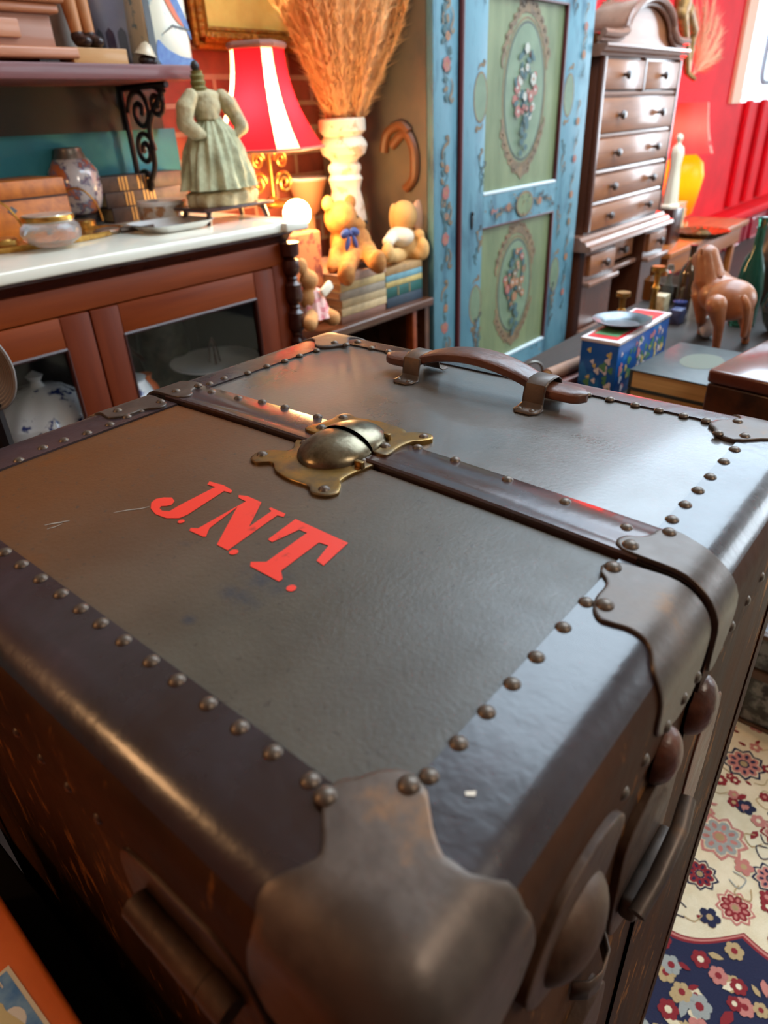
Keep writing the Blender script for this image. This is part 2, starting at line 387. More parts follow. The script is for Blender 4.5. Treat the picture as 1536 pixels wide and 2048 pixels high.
mb.box((1.388, YF, .08), (1.452, YF+.03, .885), .002); mb.build('corner_stile', M_mahz, sb)
prof = [(.022,.10),(.026,.16),(.018,.18),(.024,.22)]; z = .22
while z < .86:
    prof += [(.026, z+.01), (.013, z+.022), (.017, z+.028), (.013, z+.034), (.024, z+.046), (.027, z+.062), (.024, z+.08)]; z += .085
prof += [(.012, .900), (.028, .91), (.03, .945)]
MB().lathe(prof, (1.452, YF-.012, 0), 20).build('turned_column', M_mahd, sb)
mb = MB(); mb.box((SX0-.01, YF-.02, 0), (SX1+.02, YF+.52, .08), .006); mb.build('plinth', M_mahd, sb)

# ------------------------------------------------ things inside the sideboard
M_wht = mat('white_glaze', (218, 222, 222), .15, coat=.4); M_blu = mat('cobalt_glaze', (28, 46, 110), .2)
def decorated(name, base, spots, sc, thr=.6):      # glaze with printed marks
    return mat(name, base, .18, 0, spots, sc, 5, lo=thr, hi=thr+.04, coat=.4)
M_bw = decorated('blue_and_white_glaze', (214, 220, 224), (36, 54, 120), 30, .58)
p = aty(430, 722, 1.81); pl = thing('serving_plate', 'pale flat plate standing inside the right-hand glazed door', 'plate', (p.x, 1.81, .456))
MB().lathe([(.0001,.02),(.10,.02),(.14,.032),(.142,.036),(.10,.026),(.0001,.024)], (p.x, 1.81, p.z-.03), 40).build('dish', M_wht, pl)
MB().lathe([(.05,.456),(.045,.47),(.012,.48),(.012,p.z-.012),(.03,p.z-.008)], (p.x, 1.81, 0), 20).build('stand_foot', M_mahd, pl)
for a in (0, 2.1, 4.2): MB().tube([(p.x+.02*cos(a), 1.81+.02*sin(a), p.z-.006), (p.x+.012*cos(a), 1.81+.012*sin(a), p.z+.05), (p.x, 1.81, p.z+.075)], .003, 6).build('wire_support', M_mahd, pl)
p = atz(95, 905, .456)
tur = thing('tureen', 'ribbed white tureen with blue flowers inside the left glazed door', 'tureen', (.70, 1.80, .456))
MB().lathe([(.05,.456),(.06,.475),(.05,.49),(.09,.51),(.125,.56),(.128,.61),(.10,.65),(.06,.68),(.0001,.69)], (.70, 1.80, 0), 64, wob=lambda t, z: 1+.035*cos(10*t)).build('body', M_bw, tur)
MB().lathe([(.02,.685),(.012,.70),(.022,.715),(.0001,.73)], (.70,1.80,0), 16).build('lid_knob', M_wht, tur)
bw = MB().lathe([(.04,.456),(.05,.465),(.105,.52),(.11,.525),(.10,.522),(.045,.47),(.0001,.468)], (.50, 1.77, 0), 40); solo('bowl', bw, M_wht, 'white bowl beside the ribbed tureen behind the left glazed door', 'bowl')
vs = MB().lathe([(.03,.456),(.045,.48),(.05,.53),(.035,.58),(.02,.60),(.026,.615)], (1.03, 1.85, 0), 28); solo('vase', vs, mat('orange_glaze', (184, 92, 48), .25), 'small orange vase on the shelf behind the right-hand glazed door', 'vase')
vs = MB().lathe([(.05,.456),(.08,.50),(.085,.56),(.06,.62),(.05,.64),(.055,.645)], (.93, 1.77, -.0), 28); solo('jar', vs, M_bw, 'small white jar low behind the right-hand glazed door', 'jar')
jg = thing('patterned_jug', 'mottled grey-green jug at the back behind the right-hand glazed door', 'jug', (1.22, 1.98, .456))
MB().lathe([(.05,.456),(.07,.52),(.085,.62),(.075,.70),(.05,.76),(.045,.82),(.055,.84)], (1.22, 2.02, 0), 32).build('body', mat('mottled_glaze', (92, 92, 74), .4, 0, (44, 48, 38), 30, 5), jg)
MB().tube(catmull([Vector((1.14,2.02,.60)), Vector((1.09,2.02,.66)), Vector((1.09,2.02,.74)), Vector((1.175,2.02,.80))], 6, False), .009, 8).build('handle', M_mahd, jg)
hp = MB().tube(catmull([Vector((.60,1.85,.85)), Vector((.68,1.86,.80)), Vector((.72,1.86,.72)), Vector((.74,1.86,.62))], 6, False), .006, 6)
# ================================================================== THE TRUNK
K = 0.24/0.28
T = 1.02                                    # height of the trunk's top
X0, X1, Y0, Y1 = 0.080*K, 0.730*K, 0.073*K, 0.738*K
RR = 0.030*K
XS = 0.4035*K                               # the split between the halves
def crown(x, y):
    fy = max(0.0, 1-((y-(Y0+Y1)/2)/((Y1-Y0)/2))**2)
    fx = max(0.0, 1-abs((x-XS)/((X1-X0)/2))**2)
    return 0.0065*fy*fx
def RB(p, d=0.0):
    """point on the sharp box -> point on the rounded, slightly crowned trunk, lifted by d"""
    c = Vector((min(max(p[0], X0+RR), X1-RR), min(max(p[1], Y0+RR), Y1-RR), min(p[2], T-RR)))
    n = Vector(p)-c
    n = n.normalized() if n.length > 1e-9 else Vector((0,0,1))
    q = c + n*(RR+d)
    if q.z > T-RR: q.z += crown(q.x, q.y)*min(1, (q.z-(T-RR))/RR)
    return q
def spread(a, b, n, ends=(True, True)):     # samples, dense inside the rounded margins
    xs = []
    lo = a + (RR if ends[0] else 0); hi = b - (RR if ends[1] else 0)
    if ends[0]: xs += [a + RR*i/6 for i in range(6)]
    xs += [lo + (hi-lo)*i/n for i in range(n+1)]
    if ends[1]: xs += [hi + RR*i/6 for i in range(1, 7)]
    return xs
def un(edge):
    return {'near': lambda u, s: (X0+s, u, T) if s >= 0 else (X0, u, T+s),
            'back': lambda u, s: (X1-s, u, T) if s >= 0 else (X1, u, T+s),
            'right': lambda u, s: (u, Y0+s, T) if s >= 0 else (u, Y0, T+s),
            'left': lambda u, s: (u, Y1-s, T) if s >= 0 else (u, Y1, T+s),
            'vnr': lambda u, s: (X0+s, Y0, u) if s >= 0 else (X0, Y0-s, u),
            'vnl': lambda u, s: (X0+s, Y1, u) if s >= 0 else (X0, Y1+s, u),
            'vbr': lambda u, s: (X1-s, Y0, u) if s >= 0 else (X1, Y0-s, u)}[edge]
def band(edge, u0, u1, s0, s1, d=0.0016, nu=28, base=-0.0015):
    f = un(edge); ss = [s0] + [s for s in [i*RR/6 for i in range(-6, 7)] if s0 < s < s1] + [s1]
    us = [u0+(u1-u0)*i/nu for i in range(nu+1)]
    mb = MB(); P = [[RB(f(u, s), d) for s in ss] for u in us]
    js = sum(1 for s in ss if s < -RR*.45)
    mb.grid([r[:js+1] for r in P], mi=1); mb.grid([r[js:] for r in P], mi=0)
    for row in (0, -1):
        mb.grid([[p for p in P[row]], [RB(f(us[row], s), base) for s in ss]])
    for k in (0, -1):
        mb.grid([[P[i][k] for i in range(len(us))], [RB(f(u, ss[k]), base) for u in us]])
    return mb
def plate(fn, outline, c, d=0.003, rings=10, k=6, base=-0.001, rim=0.0008):
    """sheet-metal plate with a free outline: fn maps the plan (a,b) and lift to 3-D"""
    o = catmull(outline, k); c = Vector(c); P = []
    for t in [i/rings for i in range(rings)] + [0.965, 0.99, 1.0]:
        lift = d if t < 0.97 else (d-rim*0.35 if t < 0.995 else d-rim)
        P.append([fn((c+(p-c)*max(t, 0.001)), lift) for p in o])
    P.append([fn(p, base) for p in o])
    return MB().grid(P, closev=True)
def star(ctr, radii):                       # (angle deg, radius) -> outline
    return [(ctr[0]+r*cos(radians(a)), ctr[1]+r*sin(radians(a))) for a, r in radii]

# materials of the trunk
def fibre_material():
    m = bpy.data.materials.new('vulcanised_fibre'); m.use_nodes = True; nt = m.node_tree; N = nt.nodes; L = nt.links; b = N['Principled BSDF']
    tc = N.new('ShaderNodeTexCoord')
    def noise(sc, det=5, r=0.6, st=(1,1,1)):
        mp = N.new('ShaderNodeMapping'); mp.inputs['Scale'].default_value = st; L.new(tc.outputs['Object'], mp.inputs['Vector'])
        n = N.new('ShaderNodeTexNoise'); n.inputs['Scale'].default_value = sc; n.inputs['Detail'].default_value = det; n.inputs['Roughness'].default_value = r
        L.new(mp.outputs[0], n.inputs['Vector']); return n
    def ramp(src, p0, c0, p1, c1):
        r = N.new('ShaderNodeValToRGB'); r.color_ramp.elements[0].position = p0; r.color_ramp.elements[0].color = c0
        r.color_ramp.elements[1].position = p1; r.color_ramp.elements[1].color = c1; L.new(src, r.inputs[0]); return r
    def mix(f, a, c, mode='MIX'):
        x = N.new('ShaderNodeMix'); x.data_type = 'RGBA'; x.blend_type = mode
        if hasattr(f, 'links'): L.new(f, x.inputs[0])
        else: x.inputs[0].default_value = f
        L.new(a, x.inputs[6])
        if hasattr(c, 'links'): L.new(c, x.inputs[7])
        else: x.inputs[7].default_value = c
        return x.outputs[2]
    base = ramp(noise(9, 6).outputs[0], 0.38, lin((64, 57, 46)), 0.66, lin((80, 74, 63)))
    col = base.outputs[0]
    st = ramp(noise(5.5, 4, 0.5).outputs[0], 0.50, (0,0,0,1), 0.66, (1,1,1,1))
    sepx = N.new('ShaderNodeSeparateXYZ'); L.new(tc.outputs['Object'], sepx.inputs[0])
    mr = N.new('ShaderNodeMapRange'); mr.inputs[1].default_value = 0.20; mr.inputs[2].default_value = 0.42; L.new(sepx.outputs[1], mr.inputs[0])
    mu = N.new('ShaderNodeMath'); mu.operation = 'MULTIPLY'; L.new(st.outputs[0], mu.inputs[0]); L.new(mr.outputs[0], mu.inputs[1])
    ad = N.new('ShaderNodeMath'); ad.operation = 'MULTIPLY_ADD'; L.new(mr.outputs[0], ad.inputs[0]); ad.inputs[1].default_value = 0.8; L.new(mu.outputs[0], ad.inputs[2]); ad.use_clamp = True
    col = mix(ad.outputs[0], col, lin((98, 54, 8)))       # mottled brown tint, growing stronger towards the left side
    sp = ramp(noise(260, 2, 0.5).outputs[0], 0.66, (0,0,0,1), 0.72, (1,1,1,1)); col = mix(sp.outputs[0], col, lin((58, 50, 42)))
    dk = ramp(noise(22, 5, 0.7).outputs[0], 0.66, (0,0,0,1), 0.76, (0.55,0.55,0.55,1)); col = mix(dk.outputs[0], col, lin((60, 56, 54)))
    for (u, v), rx, ry in (((535, 1170), .011, .020), ((478, 1205), .007, .016), ((380, 1248), .004, .005)):      # old ink marks beside the T
        q_ = atz(u, v, T); vm = N.new('ShaderNodeVectorMath'); vm.operation = 'SUBTRACT'; L.new(tc.outputs['Object'], vm.inputs[0]); vm.inputs[1].default_value = (q_.x-X0, q_.y-Y0, T)
        v2 = N.new('ShaderNodeVectorMath'); v2.operation = 'MULTIPLY'; L.new(vm.outputs[0], v2.inputs[0]); v2.inputs[1].default_value = (1/rx, 1/ry, 1)
        v3 = N.new('ShaderNodeVectorMath'); v3.operation = 'LENGTH'; L.new(v2.outputs[0], v3.inputs[0])
        m1 = N.new('ShaderNodeMapRange'); m1.inputs[1].default_value = .3; m1.inputs[2].default_value = 1.3; m1.inputs[3].default_value = 1; m1.inputs[4].default_value = 0; L.new(v3.outputs['Value'], m1.inputs[0])
        m2 = N.new('ShaderNodeMath'); m2.operation = 'MULTIPLY'; L.new(m1.outputs[0], m2.inputs[0]); L.new(ramp(noise(90, 4, .6).outputs[0], .38, (.1,)*3+(1,), .6, (.9,)*3+(1,)).outputs[0], m2.inputs[1])
        col = mix(m2.outputs[0], col, lin((44, 46, 54)))
    L.new(col, b.inputs['Base Color'])
    rr = ramp(noise(14, 5, 0.65).outputs[0], 0.35, (0.36,)*3+(1,), 0.7, (0.5,)*3+(1,)); L.new(rr.outputs[0], b.inputs['Roughness'])
    bp = N.new('ShaderNodeBump'); bp.inputs['Strength'].default_value = 0.25; bp.inputs['Distance'].default_value = 0.0008
    L.new(noise(320, 3).outputs[0], bp.inputs['Height']); L.new(bp.outputs[0], b.inputs['Normal'])
    return m
M_fib = fibre_material()
M_fib2 = mat('vulcanised_fibre_rear', (78, 73, 68), 0.34, 0, (96, 91, 86), 10, 6, bump=0.2, bscale=300, rvar=0.11, lo=0.3, hi=0.7, bdist=0.0008, coat=0.35)
M_lth = mat('dark_leather', (38, 25, 25), 0.29, 0, (52, 40, 46), 10, 6, bump=0.3, bscale=90, rvar=0.07, c3=(40, 33, 38), bdist=0.0012, coat=0.22)
M_ltr = mat('worn_strip_leather', (70, 46, 38), 0.22, 0.25, (62, 54, 58), 14, 6, bump=0.25, bscale=60, rvar=0.08, bdist=0.0012)
M_brk = mat('bronzed_steel', (74, 62, 54), 0.42, 0.45, (134, 96, 62), 24, 9, bump=0.25, bscale=160, lo=0.44, hi=0.76, c3=(92, 78, 68), rvar=0.1, bdist=0.0007)
M_riv = mat('rivet_steel', (108, 98, 88), 0.4, 0.65, (72, 56, 44), 120, 4, bump=0.1)
M_brs = mat('aged_brass', (146, 112, 56), 0.34, 0.85, (84, 76, 66), 34, 6, bump=0.2, bscale=140, lo=0.38, hi=0.66, rvar=0.08, bdist=0.0006)
M_lock = mat('pitted_nickel', (118, 108, 88), 0.3, 0.9, (66, 54, 36), 60, 8, bump=0.3, bscale=200, lo=0.45, hi=0.68, bdist=0.0006)
M_lths = mat('brown_edge_leather', (50, 30, 18), 0.68, 0, (70, 42, 24), 12, 7, bump=0.4, bscale=70, rvar=0.08, spec=0.1, bdist=0.0015)  # browner, rougher leather for the side-facing parts of the bindings
M_side = mat('scuffed_brown_hide', (44, 24, 12), 0.6, 0, (76, 46, 24), 9, 8, (1, 1, 0.35), 0.5, 40, c3=(56, 34, 19), rvar=0.1, bdist=0.002, spec=0.1)
def scuffs(m, th=.69, c=(150, 96, 44)):       # bright scrapes in the hide
    nt = m.node_tree; N = nt.nodes; L = nt.links; b = N['Principled BSDF']; src = b.inputs['Base Color'].links[0].from_socket
    tc = N.new('ShaderNodeTexCoord'); mp = N.new('ShaderNodeMapping'); mp.inputs['Scale'].default_value = (1, 1, .3); mp.inputs['Rotation'].default_value = (.3, .2, 0); L.new(tc.outputs['Object'], mp.inputs['Vector'])
    n = N.new('ShaderNodeTexNoise'); n.inputs['Scale'].default_value = 55; n.inputs['Detail'].default_value = 12; n.inputs['Roughness'].default_value = .68; L.new(mp.outputs[0], n.inputs['Vector'])
    r = N.new('ShaderNodeValToRGB'); r.color_ramp.elements[0].position = th; r.color_ramp.elements[1].position = th+.12; L.new(n.outputs[0], r.inputs[0])
    x = N.new('ShaderNodeMix'); x.data_type = 'RGBA'; L.new(r.outputs[0], x.inputs[0]); L.new(src, x.inputs[6]); x.inputs[7].default_value = lin(c); L.new(x.outputs[2], b.inputs['Base Color'])
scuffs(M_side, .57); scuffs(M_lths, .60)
M_dark = mat('dark_gap', (12, 10, 9), 0.8)
M_hnd = mat('worn_brown_leather', (66, 34, 22), 0.38, 0, (112, 66, 44), 40, 8, (1, 0.5, 1), 0.6, 130, lo=0.4, hi=0.7, rvar=0.08, bdist=0.0015)
M_cork = mat('frayed_leather', (120, 78, 48), 0.8, 0, (80, 50, 34), 90, 6, bump=0.6)
M_red = mat('red_paint', (226, 52, 32), 0.45, 0, (150, 34, 22), 70, 8, bump=0.15, bscale=200, lo=0.60, hi=0.74, bdist=0.0005)

trunk = thing('steamer_trunk', 'upright wardrobe steamer trunk with leather binding, steel rivets and red painted initials', 'trunk', (X0, Y0, 0))
# body: front and rear shells
def shell(xa, xb, near):
    mb = MB(); xs = spread(xa, xb, 16, (near, not near)); ys = spread(Y0, Y1, 26)
    zs = [T-RR*i/6 for i in range(6)] + [T-RR, 0.9, 0.75, 0.5, 0.25, 0.009]
    dd = 0.0 if near else 0.0025
    mb.grid([[RB((x, y, T), dd) for y in ys] for x in xs], mi=0)
    mb.grid([[RB((x, Y0, z), dd) for z in zs] for x in xs], mi=1)
    mb.grid([[RB((x, Y1, z), dd) for z in zs] for x in xs], mi=1)
    xe = xa if near else xb
    mb.grid([[RB((xe, y, z), dd) for z in zs] for y in ys], mi=1)
    xi = xb if near else xa                 # dark inner wall of the gap
    mb.grid([[RB((xi, y, T), dd) for y in ys], [Vector((xi, min(max(y, Y0+.02), Y1-.02), T-0.06)) for y in ys]], mi=2)
    return mb
shell(X0, XS-0.0012, True).build('front_half', [M_fib, M_side, M_dark], trunk, weld=True)
shell(XS+0.0018, X1, False).build('rear_half', [M_fib2, M_side, M_dark], trunk, weld=True)
def rng(a, b, n): return [a+(b-a)*i/(n-1) for i in range(n)]
# leather bindings (all edges wrapped)
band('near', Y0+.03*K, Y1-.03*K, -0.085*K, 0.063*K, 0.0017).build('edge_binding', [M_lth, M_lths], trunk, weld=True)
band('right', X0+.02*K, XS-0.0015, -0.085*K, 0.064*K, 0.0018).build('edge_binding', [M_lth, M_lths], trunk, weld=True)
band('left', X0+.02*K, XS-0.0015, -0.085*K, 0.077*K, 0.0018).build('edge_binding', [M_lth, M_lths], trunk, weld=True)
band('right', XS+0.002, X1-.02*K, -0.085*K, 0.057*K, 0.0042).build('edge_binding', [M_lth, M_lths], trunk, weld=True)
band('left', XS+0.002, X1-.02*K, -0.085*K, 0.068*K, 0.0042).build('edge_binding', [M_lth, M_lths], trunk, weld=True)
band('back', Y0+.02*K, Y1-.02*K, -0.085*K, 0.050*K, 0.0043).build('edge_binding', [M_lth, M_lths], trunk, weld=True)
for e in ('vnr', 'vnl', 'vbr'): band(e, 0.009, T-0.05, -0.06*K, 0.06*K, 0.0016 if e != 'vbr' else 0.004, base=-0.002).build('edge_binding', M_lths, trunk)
# strip along the split, on the rear half, with a rolled ridge
mb = MB(); P = []
for i in range(41):
    y = (0.126+(0.690-0.126)*i/40)*K; row = []
    for x, d in ((0.4035, -0.001), (0.4035, 0.0040), (0.4055, 0.0052), (0.413, 0.0050), (0.4165, 0.0042), (0.420, 0.0048), (0.452, 0.0044), (0.4535, 0.0036), (0.4540, 0.001)):
        row.append(RB((x*K+0.0012, y, T), d))
    P.append(row)
mb.grid(P); mb.build('seam_strip', M_ltr, trunk)
# corner caps: star-shaped sheet over the three faces around a corner
def corner_cap(sx, sy, dd, scale=1.0):
    prof = [(0,.086),(8,.086),(18,.080),(24,.079),(27,.085),(29,.104),(34,.114),(40,.113),(46,.116),(52,.115),(56,.109),(58.5,.100),(60.5,.081),(65,.073),(74,.070),(84,.075),(90,.079),
            (105,.084),(115,.098),(125,.114),(135,.118),(145,.112),(155,.098),(165,.088),(180,.086),(195,.088),(205,.098),(215,.112),(225,.118),(235,.112),(245,.098),(255,.086),(262,.084)]
    vx = X0 if sx > 0 else X1; vy = Y0 if sy > 0 else Y1
    pts = [(a, r) for a, r in prof]; n = len(pts); N = 108; rad = []
    for i in range(N):
        a = 270*i/N
        for j in range(n):
            a0, r0 = pts[j]; a1, r1 = pts[(j+1) % n]; a1 = a1 if a1 > a0 else 270
            if a0 <= a <= a1:
                t = (a-a0)/(a1-a0); rad.append((a, (r0+(r1-r0)*t)*K*scale)); break
    def pos(a, rho, d):
        if a <= 90: p = (vx+sx*rho*sin(radians(a)), vy+sy*rho*cos(radians(a)), T)
        elif a <= 180: b = a-90; p = (vx+sx*rho*cos(radians(b)), vy, T-rho*sin(radians(b)))
        else: b = a-180; p = (vx, vy+sy*rho*sin(radians(b)), T-rho*cos(radians(b)))
        return RB(p, d)
    P = []
    for t in [i/14 for i in range(14)] + [0.97, 0.992, 1.0]:
        lift = dd if t < 0.98 else (dd-0.0004 if t < 0.995 else dd-0.0011)
        P.append([pos(a, max(t, .002)*r, lift) for a, r in rad])
    P.append([pos(a, r, dd-0.0034) for a, r in rad])
    return MB().grid(P, closev=True)
for sx, sy, dd in ((1, 1, .0036), (1, -1, .0036), (-1, 1, .0062), (-1, -1, .0062)):
    corner_cap(sx, sy, dd, 1.0 if sx > 0 else 0.96).build('corner_cap', M_brk, trunk)

# brackets over the split, on the right and on the left edge
OB2 = [(.4005,.03),(.3975,.052),(.394,.063),(.386,.069),(.378,.067),(.371,.060),(.363,.0575),(.353,.0575),(.344,.056),(.336,.052),(.331,.046),(.332,.038),(.334,.028),(.332,.015),
       (.322,.004),(.317,-.010),(.315,-.03),(.318,-.05),(.33,-.062),(.35,-.070),(.37,-.075),(.39,-.070),(.398,-.05),(.4015,-.025),(.4015,.0)]
OB1 = [(.4065,.03),(.4065,.058),(.410,.069),(.417,.073),(.425,.070),(.431,.061),(.440,.056),(.447,.055),(.453,.047),(.453,.039),(.449,.029),(.446,.012),(.447,-.01),(.45,-.04),(.44,-.06),(.42,-.072),(.408,-.06),(.4055,-.03),(.4055,.0)]
for e, m in (('right', 1.0), ('left', 1.08)):
    f = un(e)
    o2 = [(a*K, b*K*(m if b > 0 else 1)) for a, b in OB2]; o1 = [(a*K, b*K*(m if b > 0 else 1)) for a, b in OB1]
    plate(lambda p, d, f=f: RB(f(p[0], p[1]), d), o2, (.367*K, .0), 0.0040, 16, 4, -0.002).build('seam_bracket', M_brk, trunk)
    plate(lambda p, d, f=f: RB(f(p[0], p[1]), d), o1, (.427*K, .0), 0.0066, 16, 4, -0.002).build('seam_bracket', M_brk, trunk)

# rivets: one mesh, many linked copies
def rivet_mesh(r):
    mb = MB(); OFF = RL[trunk.name]; mb.lathe([(0.0001, .55*r), (.35*r, .50*r), (.65*r, .37*r), (.88*r, .17*r), (r, 0.0), (r*.98, -.25*r)][::-1], OFF, n=18)
    o = mb.build('rivet', M_riv, trunk); return o
rv0 = rivet_mesh(0.0045)
first = [True]
def rivet(p, n=(0,0,1), s=1.0):
    o = rv0 if first[0] else rv0.copy()
    if not first[0]: COL.objects.link(o)
    first[0] = False; o.parent = trunk
    o.location = Vector(p) - RL[trunk.name]; o.rotation_euler = Vector((0,0,1)).rotation_difference(Vector(n)).to_euler(); o.scale = (s, s, s)
    return o
def topriv(x, y, d=0.0018, s=1.0): rivet(RB((x, y, T), d), (0,0,1), s)
for y in (.536,.508,.480,.4505,.421,.394,.369,.342,.312,.286,.257,.230,.204,.177): topriv(.1375*K, y*K)
for x in (.175,.200,.226,.252,.279,.312,.343): topriv(x*K, .1335*K)
topriv(.1350*K, .1640*K, .0038, 1.12); topriv(.1640*K, .1370*K, .0038, 1.12)                     # near cap
topriv(.3450*K, .1220*K, .0042, 1.15); topriv(.3860*K, .1350*K, .0042, 1.15)                     # front bracket
topriv(.4145*K, .1350*K, .0068, 1.15); topriv(.4480*K, .1200*K, .0068, 1.0)                      # rear bracket
for x in (.471,.499,.528,.558,.594,.625): topriv(x*K, .126*K, .0044)
for px in ((40,928),(88,903),(130,888),(177,874),(222,857),(256,841),(283,829)):
    q = atz(px[0], px[1], T); topriv(q.x, q.y)
for px in ((238,832),(324,815)): q = atz(px[0], px[1], T); topriv(q.x, q.y, .0042, .95)
for px in ((352,797),(396,786)): q = atz(px[0], px[1], T); topriv(q.x, q.y-.003, .0068, .95)
for px in ((421,779),(450,768),(497,757),(535,743),(571,732),(600,721),(634,710)): q = atz(px[0], px[1], T); topriv(q.x, q.y, .0044, .9)
for px in ((670,697),(693,701),(716,695),(1472,858),(1433,883),(1486,888)): q = atz(px[0], px[1], T); topriv(q.x, q.y, .0064, .95)
for y in (.610,.580,.550,.525): topriv(.681*K, y*K, .0044, .9)
for y in (.349,.321,.302-.008,.268,.240,.215,.190,.168): topriv(.678*K, y*K, .0044, .95)
for x, y in ((.445,.650),(.448,.605),(.455,.572),(.457,.537),(.457,.487),(.456,.355),(.455,.312),(.451,.256),(.447,.201),(.441,.148)): topriv(x*K-.002, y*K, .0044, .95)
# rivets down the right face and the near face
for x in (.16,.20,.24,.28,.31): rivet(RB((x*K, Y0, T-0.067*K), .0018), (0,-1,0), .9)
for x in (.335,.365,.39): rivet(RB((x*K, Y0, T-0.058*K), .0040), (0,-1,0), .9)
for x in (.42,.44,.47,.51,.55,.59,.63): rivet(RB((x*K, Y0, T-0.067*K), .0042), (0,-1,0), .9)
for z in (.80,.72,.64,.56,.48): rivet(RB((.125*K, Y0, z), .0016), (0,-1,0), .9)
for y in (.20,.235,.27,.305,.34,.375,.41,.445,.48,.515,.55): rivet(RB((X0, y*K, T-0.072*K), .0018), (-1,0,0), .75)

# red monogram, painted
def glyph(poly):
    o = MB(); bm = bmesh.new(); vs = [bm.verts.new((x, y, 0)) for x, y in poly]
    f = bm.faces.new(vs); bmesh.ops.triangulate(bm, faces=[f]); bmesh.ops.subdivide_edges(bm, edges=bm.edges, cuts=2)
    o.frombm(bm); o.v = [tuple(RB((x, y, T), .0004)) for x, y, z in o.v]; return o
def px2(pts): return [tuple(atz(u, v, T+0.004)[:2]) for u, v in pts]
def pz(pts): return [(u*800/1536, 660+v*800/1536) for u, v in pts]
J = pz([(806,590),(862,606),(894,626),(888,636),(862,628),(722,716),(690,729),(640,728),(598,712),(580,690),(582,668),(600,654),(630,649),(662,650),(672,664),(660,678),(640,682),(620,682),(614,690),(624,700),(652,702),(690,680),(828,612),(798,602)])
N_ = pz([(918,644),(952,648),(1006,672),(958,764),(1044,706),(1034,696),(1042,692),(1098,716),(1090,728),(1066,722),(876,852),(834,830),(912,690),(806,768),(792,800),(782,800),(728,776),(734,766),(762,768),(946,668),(918,654)])
T_ = pz([(1136,736),(1338,826),(1243,911),(1216,892),(1262,836),(1226,824),(1080,930),(1086,960),(1072,970),(962,912),(964,896),(1024,896),(1180,788),(1150,776),(1070,812),(1046,822),(1030,812)])
for name, g, crk in (('letter_j', J, 0), ('letter_n', N_, 0), ('letter_t', T_, 0)): glyph(px2(g)).build(name, M_red, trunk, smooth=0)
for (u, v), r in (((363, 1046), .0024), ((468, 1107), .0030), ((583, 1178), .0030)):
    q = atz(u, v, T+.004); mb = MB(); mb.add([RB((q.x+r*cos(a*pi/7), q.y+r*sin(a*pi/7), T), .0004) for a in range(14)], [tuple(range(14))]); mb.build('painted_full_stop', M_red, trunk, smooth=0)
# pale scratches and a chip of white paint
M_scr = mat('bare_scratch', (150, 142, 130), 0.6); M_chip = mat('white_chip', (225, 220, 205), 0.7); M_ink = mat('ink_stain', (48, 46, 50), 0.5)
def scratch(pts, wd, m, nm='scratch', d=.0003):
    qs = [RB((*atz(u, v, T)[:2], T), d) for u, v in pts]; mb = MB(); L_ = []
    for i, q in enumerate(qs):
        t = (qs[min(i+1, len(qs)-1)]-qs[max(i-1, 0)]).normalized(); s_ = t.cross(Vector((0,0,1)))*wd*(0.2+sin(pi*(i+.3)/(len(qs)-.4)))
        L_.append([q-s_, q+s_])
    mb.grid(L_); return mb.build(nm, m, trunk, smooth=0)
scratch([(92,1058),(110,1055),(125,1053),(142,1050)], .0006, M_scr); scratch([(230,1036),(260,1031),(285,1029),(302,1025)], .0005, M_scr)
scratch([(97,1066),(112,1062),(128,1056)], .0004, M_scr)
q = [RB((*atz(u, v, T)[:2], T), .0024) for u, v in ((930,1593),(952,1592),(950,1602),(931,1601))]
MB().add(q, [(0,1,2,3)]).build('paint_chip', M_chip, trunk, smooth=0)

# lock: two brass plates, a split dome, screws and tabs
ft = lambda p, d: RB((p[0], p[1], T), d)
OF = [(.4165,.468),(.400,.463),(.387,.453),(.379,.456),(.372,.468),(.362,.475),(.350,.471),(.347,.459),(.355,.447),(.346,.432),(.342,.412),(.3425,.396),(.342,.386),(.336,.376),(.339,.363),(.349,.358),(.359,.364),(.367,.371),(.385,.371),(.402,.368),(.4165,.366),(.4175,.39),(.4175,.44)]
ORR = [(.4195,.366),(.436,.366),(.446,.366),(.456,.364),(.464,.357),(.474,.353),(.481,.360),(.478,.371),(.470,.379),(.475,.388),(.477,.405),(.477,.42),(.474,.435),(.471,.448),(.475,.460),(.467,.468),(.455,.466),(.44,.468),(.428,.472),(.4195,.468),(.4185,.44),(.4185,.39)]
plate(ft, [(a*K, b*K) for a, b in OF], (.392*K, .415*K), .0030, 8, 6).build('lock_plate', M_brs, trunk)
plate(ft, [(a*K, b*K) for a, b in ORR], (.442*K, .413*K), .0068, 8, 6, base=.002).build('lock_plate', M_brs, trunk)
def half_dome(cx, cy, rx, ry, h, side, d, cut):
    mb = MB(); P = []
    for i in range(13):
        a = (pi/2)*i/12; row = []
        for j in range(41):
            t = 2*pi*j/40; x = cx+rx*cos(a)*cos(t); y = cy+ry*cos(a)*sin(t)
            x = min(x, cut) if side < 0 else max(x, cut)
            hh = h*(max(0, 1-((x-cx)/rx)**2-((y-cy)/ry)**2))**0.55
            row.append(RB((x, y, T), d+hh))
        P.append(row)
    mb.grid(P)
    return mb
half_dome(.410*K, .414*K, .043*K, .036*K, .0155, -1, .0028, .4165*K).build('lock_dome', M_lock, trunk, weld=True)
half_dome(.424*K, .412*K, .036*K, .033*K, .0140, 1, .0066, .4185*K).build('lock_dome', M_lock, trunk, weld=True)
for x, y, d, s in ((.361,.467,.003,1), (.346,.371,.003,1), (.402,.452,.003,.95), (.405,.380,.003,.95), (.463,.458,.0068,.95), (.472,.362,.0068,.9), (.434,.378,.0068,1.0), (.431,.458,.0068,1.0)):
    topriv(x*K, y*K, d, s)
